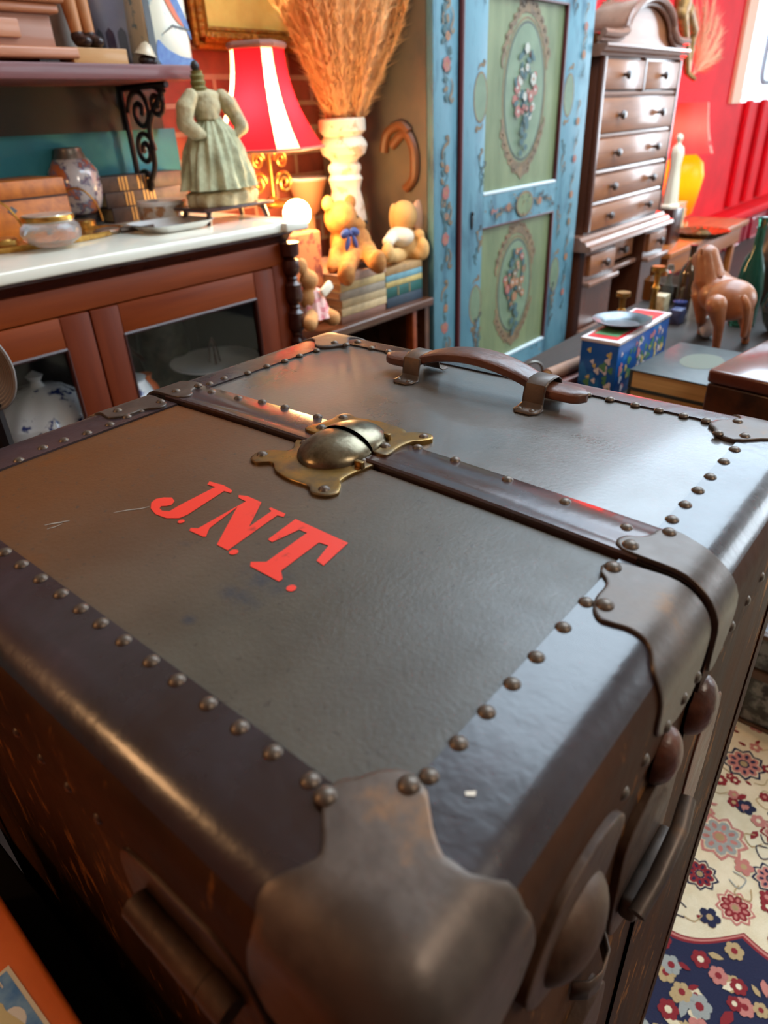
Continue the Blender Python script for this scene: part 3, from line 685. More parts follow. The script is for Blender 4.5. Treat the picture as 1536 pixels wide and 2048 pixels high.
for x, y, d in ((.394,.374,.003), (.447,.387,.0068)):
    q = RB((x*K, y*K, T), d); MB().box(q+Vector((-.002,-.004,-.001)), q+Vector((.002,.004,.005)), .0008).build('lock_tab', M_brs, trunk)

# carrying handle: leather grip under two steel loops
HX = .628*K; mb = MB(); P = []
for i in range(49):
    y = .535+( .272-.535)*i/48
    if y > .492: z = .012; wd = .0125
    elif y < .318: z = .013; wd = .0125
    else:
        t = (.492-y)/(.492-.318); z = .012+.018*sin(pi*t)**0.8; wd = .0125+.0035*sin(pi*t)
    e = min(i, 48-i)/3.0; endf = 1 if e >= 1 else sqrt(max(0.02, 1-(1-e)**2))
    th = .0055; row = []
    for k in range(16):
        a = 2*pi*k/16; ca, sa = cos(a), sin(a)
        row.append(Vector((HX + wd*endf*math.copysign(abs(ca)**.6, ca), y*K, T+.004+crown(HX, y*K)+z+th*math.copysign(abs(sa)**.6, sa)*(.7+.3*endf))))
    P.append(row)
mb.grid(P, closev=True); mb.add(P[0], [tuple(range(16))]); mb.add(P[-1], [tuple(range(16))[::-1]])
grip = mb.build('handle_grip', M_hnd, trunk)
# stitching line on the grip
for yy in (.484, .322):
    y = yy*K; lp = MB(); P = []; TC = T+crown(HX, y)
    for (x, z) in ((-.036,.0003),(-.030,.0010),(-.021,.0012),(-.0175,.004),(-.0165,.012),(-.014,.020),(-.008,.0235),(0,.024),(.008,.0235),(.014,.020),(.0165,.012),(.0175,.004),(.021,.0012),(.030,.0008)):
        w2 = .0105 if abs(x) < .02 else .0125
        w2 *= (0.55 if abs(x) > .034 else 1)
        P.append([Vector((HX+x, y-w2, TC+.0035+z)), Vector((HX+x, y-w2*.8, TC+.0046+z)), Vector((HX+x, y+w2*.8, TC+.0046+z)), Vector((HX+x, y+w2, TC+.0035+z))])
    lp.grid(P); b_ = lp.build('handle_loop', M_brk, trunk)
    sol = b_.modifiers.new('thick', 'SOLIDIFY'); sol.thickness = .0012; sol.offset = 0
    for dy in (-.0062, .0062): rivet(Vector((HX-.029, y+dy, TC+.0058)), (0,0,1), .72)

# fittings on the right face
fr = lambda p, d: Vector((p[0], Y0-d, p[1]))
M_ftg = mat('brown_steel', (56, 36, 24), 0.5, 0.35, (84, 60, 42), 30, 6, bump=0.3, bscale=120, rvar=0.08)
def on_right(name, outline, c, d, m=M_ftg, rings=8, base=-.001): return plate(fr, outline, c, d, rings, 6, base).build(name, m, trunk)
def bulge(name, cx, cz, rx, rz_, h, m=M_ftg):
    P = [[Vector((cx+rx*cos(t)*cos(a), Y0-.002-h*sin(a), cz+rz_*cos(a)*sin(t))) for t in [2*pi*j/28 for j in range(28)]] for a in [pi/2*i/10 for i in range(11)]]
    return MB().grid(P, closev=True).build(name, m, trunk)
on_right('lock_hasp', [(.145,.945),(.165,.968),(.20,.972),(.225,.965),(.236,.950),(.226,.930),(.205,.905),(.18,.895),(.155,.905),(.142,.925)], (.188,.935), .006)
bulge('hasp_boss', .186, .925, .030, .028, .016)
bulge('corner_bumper', .300, .935, .0155, .020, .011, M_hnd); bulge('corner_bumper', .362, .925, .0175, .023, .013, M_hnd)
on_right('latch_plate', [(.265,.905),(.335,.915),(.345,.87),(.335,.80),(.30,.78),(.265,.80),(.258,.86)], (.30,.85), .005)
mb = MB().tube([(.262,Y0-.017,.842),(.285,Y0-.019,.850),(.318,Y0-.019,.862),(.338,Y0-.016,.868)], [.0052,.0056,.0056,.005], 12); mb.build('latch_lever', M_brk, trunk)
mb = MB().box((.268,Y0-.016,.818),(.336,Y0-.004,.838), .004, 3); mb.build('latch_body', M_brk, trunk)
mb = MB(); mb.grid([[Vector((x, Y0-d, z)) for z in (.80, .82)] for x, d in ((.215,.002),(.222,.010),(.232,.013),(.246,.011),(.256,.003),(.268,.002))]); o = mb.build('spring_clip', M_brk, trunk)
sm_ = o.modifiers.new('thick', 'SOLIDIFY'); sm_.thickness = .0016
on_right('lower_latch', [(.20,.74),(.24,.76),(.265,.745),(.262,.66),(.24,.62),(.21,.63),(.196,.68)], (.23,.69), .009)
on_right('leather_patch', [(.40,.86),(.425,.875),(.45,.86),(.455,.76),(.44,.70),(.415,.71),(.40,.78)], (.428,.79), .004, M_hnd)
# near face: hinge barrel and its leaf
mb = MB()
for a, b in ((.150, .166), (.167, .200), (.201, .222)): mb.tube([(X0-.010, a, .936), (X0-.010, b, .938)], .0078, 16)
mb.build('hinge_barrel', M_ftg, trunk)
pn = lambda p, d: Vector((X0-d, p[0], p[1]))
plate(pn, [(.130,.915),(.15,.962),(.19,.966),(.235,.960),(.245,.930),(.235,.90),(.18,.888),(.14,.895)], (.19,.93), .004, 8, 6).build('hinge_leaf', M_ftg, trunk)
MB().tube([(X0-.004, .165, .905), (X0-.006, .19, .908), (X0-.004, .222, .912)], .0022, 8).build('hinge_pin', M_brk, trunk)
# ================================================================== ON THE MARBLE TOP
ZM = 1.0055
M_gold = mat('gilt_metal', (206, 160, 82), .3, .9, (168, 122, 60), 60, 4)
M_burl = mat('burl_walnut', (206, 116, 30), .4, 0, (150, 76, 16), 24, 7, lo=.35, hi=.7, coat=.0)
M_burld = mat('dark_inlay', (70, 34, 16), .4)
def on_m(u, v, z=ZM): return atz(u, v, z)
# gilt oval tray
q = on_m(70, 487); tr = thing('vanity_tray', 'oval gilt-edged glass tray under the crystal jar', 'tray', (q.x, q.y, ZM))
a_, b_ = .245, .105
MB().lathe([(.0001,0),(1,0),(1,.004),(.0001,.004)], (q.x, q.y, ZM), 56, sx=a_, sy=b_).build('tray_base', mat('smoked_mirror', (150, 140, 122), .12, .5), tr)
MB().lathe([(.985,.002),(1.0,0),(1.03,.004),(1.04,.012),(1.02,.014),(1.0,.006)], (q.x, q.y, ZM), 64, sx=a_, sy=b_).build('rim', M_gold, tr)
ZTR = ZM+.0045
# crystal jar with gilt lid
q = atz(110, 492, ZTR); m_ = mpp(q); R_ = 57*m_
j = thing('powder_jar', 'squat cut-crystal jar with gilt rim standing on the oval tray', 'jar', (q.x, q.y, ZTR))
MB().lathe([(R_*.45,0),(R_*.6,.003),(R_*.93,.018),(R_,.034),(R_*.94,.048),(R_*.78,.058)], (q.x, q.y, ZTR), 48, wob=lambda t, z: 1+.018*cos(14*t+z*120)).build('bowl', mat('cut_crystal', (240, 244, 246), .06, 0, trans=.9, bump=.5, bscale=160, bdist=.003), j)
MB().lathe([(R_*.80,.056),(R_*.84,.058),(R_*.84,.071),(R_*.80,.074),(.0001,.076)], (q.x, q.y, ZTR), 40).build('lid', mat('mirror_lid', (206, 204, 190), .15, .5), j)
MB().lathe([(R_*.845,.060),(R_*.865,.062),(R_*.865,.070),(R_*.84,.072)], (q.x, q.y, ZTR), 40).build('rim', M_gold, j)
# two small gilt scent-bottle holders with hoop handles
def hoop(u, v, label, s=1.0, post=False):
    q = atz(u, v, ZTR); t = thing('hoop_handled_jar', label, 'jar', (q.x, q.y, ZTR)); r = .034*s
    MB().lathe([(r*.9,0),(r,.004),(r,.020),(r*.9,.024),(.0001,.024)], (q.x, q.y, ZTR), 32).build('cup', M_gold, t)
    d = Vector((.77, -.64, 0)); pts = [Vector((q.x, q.y, ZTR+.018)) + d*(r*1.6*cos(a)*-1) + Vector((0, 0, .085*s*sin(a))) for a in [pi*i/18 for i in range(19)]]
    MB().tube(pts, .0028, 8).build('hoop_handle', M_gold, t)
    return t
hoop(168, 458, 'gilt cup with a tall hoop handle just right of the crystal jar', 1.05); hoop(8, 498, 'gilt cup with hoop handle at the left edge of the tray', 1.1)
# candlestick
q = on_m(134, 470); c = thing('candlestick', 'slim brass candlestick in front of the walnut box', 'candlestick', (q.x, q.y, ZM)); hgt = aty(134, 372, q.y).z-ZM
MB().lathe([(.030,0),(.032,.004),(.012,.012),(.007,.03),(.006,hgt*.65),(.009,hgt*.7),(.006,hgt*.76),(.012,hgt*.8),(.0125,hgt*.92),(.018,hgt*.95),(.018,hgt),(.006,hgt)], (q.x, q.y, ZM), 24).build('stem', M_gold, c)
# burl walnut box
q0 = on_m(152, 470); hb = aty(140, 352, q0.y).z-ZM
bx = thing('walnut_box', 'orange burl walnut box with steel escutcheon behind the crystal jar', 'box', (q0.x-.2, q0.y, ZM))
x1 = q0.x+.005; x0 = x1-.42; y0 = q0.y+.0
MB().box((x0, y0, ZM), (x1, y0+.2, ZM+hb*.70), .003).build('body', M_burl, bx)
MB().box((x0, y0, ZM+hb*.715), (x1, y0+.2, ZM+hb), .004).build('lid', M_burl, bx)
MB().box((x0-.001, y0-.001, ZM+hb*.69), (x1+.001, y0+.201, ZM+hb*.725)).build('inlay_line', M_burld, bx)
qe = aty(22, 412, y0); MB().prism([(-.013,0),(0,.011),(.013,0),(0,-.011)], lambda a, b, t: Vector((qe.x+a, y0+t, qe.z+b-.012)), -.0015, .001).build('escutcheon', mat('dull_steel', (110, 110, 112), .4, .8), bx)
# ginger jar on black stand
q = on_m(185, 452); m_ = mpp(q); gj = thing('ginger_jar', 'round Chinese jar with figures on a black stand, dull metal collar', 'vase', (q.x, q.y+.04, ZM))
c = Vector((q.x, q.y+.04, ZM)); R_ = 50*m_
MB().lathe([(R_*.7,0),(R_*.8,.01),(R_*.62,.02),(R_*.66,.03),(R_*.6,.034)], c, 32).build('stand', mat('black_lacquer', (22, 18, 18), .3), gj)
MB().lathe([(R_*.55,.034),(R_*.82,.05),(R_*.98,.085),(R_,.11),(R_*.9,.15),(R_*.66,.178),(R_*.5,.185)], c, 40).build('body', mat('figured_glaze', (196, 196, 200), .15, 0, (190, 110, 66), 26, 4, lo=.46, hi=.6, c3=(92, 104, 138), coat=.5), gj)
MB().lathe([(R_*.62,.176),(R_*.56,.19),(R_*.5,.20),(R_*.5,.208),(R_*.42,.21)], c, 32).build('collar', mat('dull_pewter', (120, 116, 112), .4, .7), gj)
# three leather-bound books lying flat behind the round box
M_sp = mat('dark_bookcloth', (54, 42, 40), .5, 0, (78, 60, 54), 40, 5); M_pg = mat('page_edges', (196, 172, 128), .85, 0, (170, 144, 102), 3, 3, (1, 1, 90)); M_tool = mat('gilt_tooling', (170, 138, 86), .4, .5)
def book(name, label, cat, corner, sx, sy, h, rz, cover, group=None, tool=False, spine='-y'):
    """flat-lying book: corner is its lowest front-left corner"""
    t = thing(name, label, cat, corner, group); c = Vector(corner); R = Matrix.Rotation(rz, 3, 'Z')
    th = min(.004, h*.14)
    def bb(a, b, nm, m, bev=.0):
        mb = MB(); mb.box(a, b, bev); mb.v = [tuple(c + R @ Vector(p)) for p in mb.v]; mb.build(nm, m, t)
    bb((0, 0, 0), (sx, sy, th), 'cover', cover, .001); bb((0, 0, h-th), (sx, sy, h), 'cover', cover, .001)
    if spine == '-y': bb((0, -.003, 0), (sx, .004, h), 'spine', cover, .002); bb((.004, .004, th), (sx-.004, sy-.004, h-th), 'page_block', M_pg)
    elif spine == '+y': bb((0, sy-.004, 0), (sx, sy+.003, h), 'spine', cover, .002); bb((.004, .004, th), (sx-.004, sy-.004, h-th), 'page_block', M_pg)
    elif spine == '+x': bb((sx-.004, 0, 0), (sx+.003, sy, h), 'spine', cover, .002); bb((.004, .004, th), (sx-.004, sy-.004, h-th), 'page_block', M_pg)
    else: bb((-.003, 0, 0), (.004, sy, h), 'spine', cover, .002); bb((.004, .004, th), (sx-.004, sy-.004, h-th), 'page_block', M_pg)
    if tool:
        for k in tool: bb((sx*k, -.0042, .002), (sx*k+.005, -.0028, h-.002), 'gilt_band', M_tool)
    return t
qb = on_m(296, 440); zz = ZM
Lb = aty(385, 420, qb.y+.03).x - aty(225, 440, qb.y+.03).x
for i, lab in enumerate(('dark leather-bound book with gilt bands, bottom of the three behind the round box', 'dark leather-bound book with gilt bands, middle of the three behind the round box', 'dark leather-bound book with gilt bands, top of the three behind the round box')):
    x_ = aty(228-6*i, 440, qb.y+.03).x
    book('leather_book', lab, 'book', (x_, qb.y+.03+.004*i, zz), Lb, .2, .042, 0, M_sp, 'leather-bound books on the marble top', (.22, .26, .30, .44, .48, .52, .56)); zz += .0425
# square white dish with round box
q = on_m(345, 458); dh = thing('square_dish', 'square white porcelain dish holding the round box', 'dish', (q.x, q.y, ZM))
h_ = .085; mb = MB(); P = []
for s_, z_ in ((.55, 0), (.8, 0.002), (1.02, .020), (1.06, .021), (.98, .018), (.76, .006), (.02, .005)):
    P.append([Vector((q.x+s_*h_*1.15*math.copysign(abs(cos(a))**.35, cos(a)), q.y+s_*h_*math.copysign(abs(sin(a))**.35, sin(a)), ZM+z_)) for a in [2*pi*i/48 for i in range(48)]])
mb.grid(P, closev=True); mb.build('dish_body', M_wht, dh)
q = atz(330, 440, ZM+.006); R_ = 48*mpp(q)
rb = thing('round_box', 'small round decorated porcelain box with lid on the square dish', 'box', (q.x, q.y, ZM+.006)); c = Vector((q.x, q.y, ZM+.006))
MB().lathe([(R_*.9,0),(R_*.96,.004),(R_*.96,.040),(R_*.94,.044)], c, 36).build('body', mat('gilt_figured_glaze', (176, 172, 164), .2, 0, (150, 110, 76), 34, 4, lo=.5, hi=.6, coat=.3), rb)
MB().lathe([(R_,.044),(R_,.052),(R_*.96,.056),(.0001,.060)], c, 36).build('lid', mat('lid_glaze', (206, 204, 200), .15, coat=.4), rb)
# silver hairbrush
q = on_m(232, 468); br = thing('hairbrush', 'small tarnished silver hairbrush lying on the marble between tray and dish', 'brush', (q.x, q.y, ZM))
MB().ball((q.x-.02, q.y+.008, ZM+.010), (.045, .026, .010), rot=Matrix.Rotation(.25, 3, 'Z')).build('brush_head', mat('tarnished_silver', (132, 104, 84), .4, .6, bump=.6, bscale=80), br)
MB().tube([(q.x+.015, q.y-.002, ZM+.008), (q.x+.06, q.y-.02, ZM+.007), (q.x+.10, q.y-.035, ZM+.006)], [.008, .006, .009], 10).build('brush_handle', mat('dark_handle', (60, 44, 38), .35), br)
# doll on a low wooden stool
q = on_m(462, 440); yD = q.y+.02
st = thing('small_stool', 'low dark wooden stand under the headless doll figure', 'stand', (q.x, yD, ZM)); zs_ = ZM+.045
MB().box((q.x-.13, yD-.075, zs_-.010), (q.x+.13, yD+.075, zs_), .003).build('stand_top', M_mahd, st)
for sx in (-.11, .11):
    for sy in (-.06, .06): MB().tube([(q.x+sx, yD+sy, ZM), (q.x+sx*.9, yD+sy*.9, zs_-.008)], [.007, .009], 8).build('leg', M_mahd, st)
dl = thing('doll_figure', 'headless doll figure in a frilled sage-green dress standing on the dark stand', 'doll', (q.x, yD, zs_))
M_sage = mat('sage_cloth', (176, 174, 138), .8, 0, (138, 138, 106), 30, 6, bump=.8, bscale=90, bdist=.003); M_sage2 = mat('cream_cloth', (184, 170, 132), .8, 0, (150, 136, 102), 30, 6, bump=.8, bscale=80, bdist=.003)
m_ = mpp(q); top = aty(400, 130, yD).z; H = top-zs_; cx = q.x-.018
zz = lambda v: aty(430, v, yD).z
def sk(t, z): return 1+.05*cos(9*t+z*40)+.03*cos(17*t-z*60)
MB().lathe([(72*m_,zs_+.001),(74*m_,zs_+.02),(72*m_,zz(385)),(56*m_,zz(375)),(50*m_,zz(330)),(38*m_,zz(290)),(30*m_,zz(262))], (cx+.015, yD, 0), 72, wob=sk, sy=.75).build('underskirt', M_sage2, dl)
MB().lathe([(78*m_,zz(376)),(75*m_,zz(368)),(70*m_,zz(345)),(58*m_,zz(300)),(42*m_,zz(262)),(24*m_,zz(240)),(20*m_,zz(232))], (cx+.01, yD, 0), 96, wob=lambda t, z: 1+.07*cos(8*t+z*30)+.05*cos(19*t), sy=.8).build('apron_skirt', M_sage, dl)
mb = MB(); cz = lambda v: zz(v)
mb.ball((cx+.003, yD, cz(212)), (30*m_, 22*m_, 26*m_)); mb.ball((cx+.002, yD, cz(192)), (34*m_, 20*m_, 12*m_)); mb.tube([(cx, yD, cz(240)), (cx, yD, cz(200))], 22*m_, 12)
blob(mb, 'bodice', M_sage2, dl, .004, 3)
for s_, pts in ((-1, ((-30,192),(-44,215),(-50,245),(-40,262),(-26,268))), (1, ((30,194),(42,210),(54,234),(54,256),(42,272)))):
    mb = MB(); P = [Vector((cx+a*m_*1.15, yD-.012-(.02 if i > 2 else 0), cz(v))) for i, (a, v) in enumerate(pts)]
    rs = [13*m_, 17*m_, 15*m_, 14*m_, 8*m_]
    for i in range(4): limb(mb, P[i], P[i+1], rs[i], rs[i+1])
    blob(mb, 'sleeve', M_sage2, dl, .004, 3)
mb = MB(); mb.lathe([(17*m_,zz(190)),(13*m_,zz(184)),(15*m_,zz(176)),(11.5*m_,zz(172)),(14*m_,zz(164)),(11*m_,zz(160)),(13*m_,zz(152)),(10*m_,zz(148)),(11*m_,zz(142))], (cx-.012, yD, 0), 20); mb.build('neck_spring', mat('olive_thread', (112, 104, 52), .7), dl)
MB().ball((cx-.014, yD, zz(133)), (8*m_, 8*m_, 9*m_)).build('neck_knob', mat('black_knob', (34, 30, 28), .5), dl)

# ================================================================== LAMP with red bell shade
YL = 1.93
q = aty(545, 425, YL); m_ = mpp(aty(535, 200, YL)); lx = aty(545, 380, YL).x
lp = thing('table_lamp', 'brass scroll table lamp with a red and white bell-shaped shade', 'lamp', (lx, YL, ZM))
M_shr = bpy.data.materials.new('red_shade_silk'); M_shr.use_nodes = True
def shade_mat(m, c, tr=0.6, rough=.6):
    nt = m.node_tree; N = nt.nodes; L = nt.links; b = N['Principled BSDF']; b.inputs['Base Color'].default_value = lin(c); b.inputs['Roughness'].default_value = rough
    t = N.new('ShaderNodeBsdfTranslucent'); t.inputs[0].default_value = lin(c); mx = N.new('ShaderNodeMixShader'); mx.inputs[0].default_value = tr
    L.new(b.outputs[0], mx.inputs[1]); L.new(t.outputs[0], mx.inputs[2]); L.new(mx.outputs[0], N['Material Output'].inputs['Surface'])
shade_mat(M_shr, (196, 20, 40), .5)
M_shw = bpy.data.materials.new('cream_shade_silk'); M_shw.use_nodes = True; shade_mat(M_shw, (250, 240, 214), .75)
zt, zb = aty(520, 92, YL).z, aty(545, 298, YL).z
def bell(t): # 0 bottom -> 1 top : half size
    return (112 - 62*(1-(1-t)**2.1) )*m_*1.02
def octo(hw, cut, z, rot=radians(24)):
    p = [(hw, -hw+cut), (hw, hw-cut), (hw-cut, hw), (-hw+cut, hw), (-hw, hw-cut), (-hw, -hw+cut), (-hw+cut, -hw), (hw-cut, -hw)]
    return [Vector((lx+a*cos(rot)-b*sin(rot), YL+a*sin(rot)+b*cos(rot), z)) for a, b in p]
mb = MB(); NZ = 16; rows = [octo(bell(i/NZ)*.86, bell(i/NZ)*.30, zb+(zt-zb)*i/NZ) for i in range(NZ+1)]
for k in range(8):
    mb.grid([[r[k], r[k].lerp(r[(k+1) % 8], .33), r[k].lerp(r[(k+1) % 8], .66), r[(k+1) % 8]] for r in rows], mi=0 if k % 2 == 0 else 1)
mb.build('lamp_shade', [M_shr, M_shw], lp, smooth=0)
mb = MB()
for r in (rows[0], rows[-1]): mb.tube(r, .005 if r is rows[0] else .010, 8, closed=True)
mb.build('shade_trim', mat('dusty_braid', (150, 104, 92), .8), lp)
hz = zb-ZM; P = []
MB().lathe([(.055,0),(.06,.006),(.05,.014),(.02,.02),(.012,.03)], (lx, YL, ZM), 32).build('base', M_gold, lp)
MB().tube([(lx, YL, ZM+.02), (lx, YL, zb+.06)], .007, 12).build('stem', M_gold, lp)
for s_ in (-1, 1):
    for z0_, sc in ((ZM+.04, 1.0), (ZM+.11, .8)):
        pts = []
        for i in range(40):
            a = i/39*3.6*pi; r = .036*sc*(1-i/46); pts.append(Vector((lx+s_*(.040*sc-r*cos(a)*1.0), YL-s_*.02, z0_+.03+r*sin(a))))
        MB().tube(pts, .0055*sc, 8).build('scroll', M_gold, lp)
MB().ball((lx, YL, zb+.04), (.028, .028, .036)).build('bulb', mat('lit_bulb', (255, 214, 150), .4, emit=((255, 190, 110), 25)), lp)
point_light('bell_lamp_bulb', (lx, YL, zb+.10), 17, (1.0, .60, .28), .02)
# ================================================================== glowing little lamp, bowl, tapestry box
GL = aty(603, 438, 1.78)
tb = thing('tapestry_box', 'orange patterned fabric cube beside the teddy bear, lit by the small lamp', 'box', (GL.x, 1.78, .66))
q = aty(622, 560, 1.74); q2 = aty(615, 462, 1.74)
M_tap = mat('tapestry', (188, 112, 62), .85, 0, (132, 62, 40), 22, 3, lo=.5, hi=.56)
MB().box((q.x-.115, 1.72, .6415), (q.x+.045, 1.88, q2.z), .008, 3).build('cube', M_tap, tb)
zg = q2.z
gl = thing('small_glass_lamp', 'small glowing glass lamp standing on the patterned cube', 'lamp', (q.x-.01, 1.79, zg))
MB().lathe([(.03,0),(.032,.006),(.012,.012),(.01,.02)], (q.x+.012, 1.79, zg), 20).build('base', M_gold, gl)
MB().ball((q.x+.012, 1.79, zg+.050), (.046, .046, .044)).build('globe', mat('lit_glass_globe', (255, 226, 170), .3, emit=((255, 196, 112), 42)), gl)
point_light('globe_bulb', (q.x+.05, 1.70, zg+.115), 9.0, (1.0, .58, .24), .05)
YBW = 2.08; q = aty(620, 430, YBW); qt = aty(620, 356, YBW); m_ = mpp(qt)
bwl = thing('fluted_bowl', 'peach footed bowl with white rim behind the small glowing lamp', 'bowl', (q.x, YBW, .641))
MB().lathe([(.05,.641),(.05,.66),(.02,.68),(.02,qt.z-.13),(22*m_,qt.z-.11),(30*m_,qt.z-.06),(40*m_,qt.z-.005)], (q.x, YBW, 0), 40).build('body', mat('peach_ceramic', (214, 150, 112), .4), bwl)
MB().lathe([(40*m_,qt.z-.006),(42*m_,qt.z),(40*m_,qt.z+.004),(34*m_,qt.z-.004)], (q.x, YBW, 0), 40).build('rim', M_wht, bwl)
# ================================================================== SHELF above
YS = 1.85; ZS0, ZS1 = 1.366, 1.4
shf = thing('wall_shelf', 'thick reddish wooden wall shelf on black scrolled iron brackets', 'shelf', (-.5, YS, ZS0))
M_shf = wood('plum_stained_wood', (120, 60, 56), (92, 44, 44), 'x', .55, 6)
MB().box((-1.2, YS, ZS0), (1.395, YW-.051, ZS1), .003).build('board', M_shf, shf)
M_iron = mat('black_iron', (40, 36, 38), .4, .6)
for bxx in (1.33, -.3):
    mb = MB(); ya, yb = YS+.06, YW-.055
    def spiral(cy, cz, r, turns, a0, s_=1):
        pts = []
        for i in range(36):
            a = a0+s_*turns*2*pi*i/35; rr_ = r*(1-i/42); pts.append(Vector((bxx, cy+rr_*cos(a), cz+rr_*sin(a))))
        mb.tube(pts, .0075, 8)
    spiral(yb-.08, ZS0-.07, .06, 1.6, 0); spiral(yb-.07, ZS0-.17, .05, 1.6, pi, -1); spiral(yb-.045, ZS0-.26, .035, 1.5, .5); spiral(yb-.17, ZS0-.05, .04, 1.5, pi/2)
    mb.tube([(bxx, yb, ZS0-.32), (bxx, yb, ZS0-.002)], .009, 8); mb.tube([(bxx, yb, ZS0-.008), (bxx, ya, ZS0-.008)], .008, 8)
    mb.tube(catmull([Vector((bxx, yb-.005, ZS0-.31)), Vector((bxx, yb-.10, ZS0-.22)), Vector((bxx, yb-.12, ZS0-.10)), Vector((bxx, ya+.02, ZS0-.02))], 8, False), .008, 8)
    mb.build('iron_bracket', M_iron, shf)
def s_at(u, v, y=YS+.08): return aty(u, v, y)
# pine cabinet with panel
M_pine = wood('pine', (188, 122, 80), (164, 98, 62), 'x', .5, 5); M_pine2 = wood('dusty_pine', (168, 112, 84), (146, 92, 66), 'x', .55, 5)
yc = YS+.05; x1 = aty(105, 60, yc).x; cb = thing('pine_cabinet', 'small reddish pine cabinet with raised panel and stepped plinth on the left of the shelf', 'cabinet', (x1-.3, yc, ZS1))
ztop = aty(60, 26, yc).z
MB().box((x1-.55, yc, ZS1+.035), (x1, yc+.2, ztop), .002).build('carcass', M_pine2, cb)
MB().box((x1-.55, yc-.012, ZS1+.05), (x1-.085, yc, ztop-.012), .004).build('door_panel', M_pine, cb)
MB().box((x1-.57, yc-.025, ZS1+.010), (x1+.045, yc+.22, ZS1+.034), .006, 3).build('plinth', M_pine, cb)
for sx in (-.45, .0): MB().box((x1+sx-.05, yc, ZS1), (x1+sx, yc+.2, ZS1+.011)).build('foot', M_mahd, cb)
MB().box((x1-.57, yc-.02, ztop), (x1+.018, yc+.21, ztop+.02), .007, 3).build('cornice', M_pine, cb); MB().box((x1-.6, yc-.035, ztop+.02), (x1+.03, yc+.22, ztop+.05), .008, 3).build('cornice', M_pine, cb)
# glass jar behind cabinet, wooden legs figure, block
q = aty(126, 86, YS+.16); solo('glass_tumbler', MB().lathe([(.035,ZS1),(.04,ZS1+.15),(.045,ZS1+.25)], (q.x+.02, YS+.17, 0), 24), mat('frosted_glass', (196, 188, 178), .2, trans=.4, bump=.5), 'tall glass behind the pine cabinet, just left of the wooden legs', 'glass')
ybk = YS+.03; xa = aty(150, 125, ybk).x; xb_ = aty(258, 125, ybk).x; zb_ = aty(200, 96, ybk).z
solo('wooden_block', MB().box((xa, ybk, ZS1), (xb_, ybk+.07, zb_), .002), wood('light_oak', (196, 146, 88), (180, 128, 74), 'x', .6, 6), 'pale plain wooden block at the front of the shelf under the wooden legs', 'block')
fg = thing('carved_legs_figure', 'carved wooden figure with bare legs and dark shoes standing on the pale block', 'figurine', ((xa+xb_)/2-.03, ybk+.03, zb_))
for dx, u in ((-.02, 160), (.018, 184)):
    q = aty(u, 92, ybk+.03); mb = MB(); zt_ = aty(u, -60, ybk+.03).z
    mb.tube([(q.x+.002, ybk+.035, zb_+.03), (q.x-.004, ybk+.035, zb_+.09), (q.x-.012, ybk+.035, zt_)], [.014, .018, .024], 14); mb.build('leg', mat('carved_limewood', (178, 116, 70), .5), fg)
    mb = MB(); mb.ball((q.x+.006, ybk+.022, zb_+.014), (.019, .032, .014)); mb.ball((q.x+.002, ybk+.035, zb_+.025), (.017, .018, .018)); blob(mb, 'shoe', mat('black_shoe', (46, 30, 28), .35), fg, .004, 3)
mb = MB(); mb.ball((aty(165, 92, ybk+.03).x, ybk+.035, aty(165, -70, ybk+.03).z+.03), (.06, .045, .08)); mb.build('torso', mat('carved_limewood', (178, 116, 70), .5), fg)
# big blue-white jar
yj = YS+.20; q = aty(245, 100, yj); m_ = mpp(q)
bj = thing('blue_white_jar', 'large blue and white porcelain jar with scalloped flutes on the shelf', 'vase', (q.x, yj, ZS1))
MB().lathe([(44*m_,ZS1),(46*m_,ZS1+.02),(52*m_,ZS1+.10),(62*m_,ZS1+.2),(70*m_,ZS1+.3)], (q.x, yj, 0), 48).build('body', mat('pale_blue_glaze', (150, 164, 200), .15, 0, (176, 186, 212), 5, coat=.5), bj)
for k in range(14):
    a = 2*pi*k/14+.2; mb = MB(); P = []
    for i in range(9):
        t = i/8; zz_ = ZS1+.008+.085*t; r0 = (45+6.5*t)*m_+.0008; wv = (.17*sqrt(max(0, 1-((t-.75)/.25)**2)) if t > .75 else .17)
        P.append([Vector((q.x+r0*cos(a+s_*wv), yj+r0*sin(a+s_*wv), zz_)) for s_ in (-1, -.5, 0, .5, 1)])
    mb.grid(P); mb.build('flute', mat('grey_blue_glaze', (104, 118, 138), .2) if k % 2 else mat('indigo_glaze', (70, 66, 96), .2, 0, (96, 84, 104), 40), bj)
# helmeted small figurine
yh = YS+.04; q = aty(293, 122, yh); m_ = mpp(q); hf = thing('shell_figurine', 'tiny figurine with a pale helmet-shaped shell between the jar and the kingfisher vase', 'figurine', (q.x, yh, ZS1))
mb = MB(); mb.ball((q.x, yh, ZS1+.012), (.022, .016, .012)); mb.ball((q.x+.02, yh, ZS1+.008), (.012, .012, .008)); mb.build('base', mat('dark_bronze', (40, 30, 30), .35), hf)
MB().lathe([(.030,.0),(.026,.004),(.020,.014),(.012,.026),(.0001,.032)], (q.x, yh, ZS1+.022), 24, axis=(.2, -.1, 1)).build('helmet', mat('horn_shell', (176, 156, 128), .35, 0, (206, 190, 160), 60), hf)
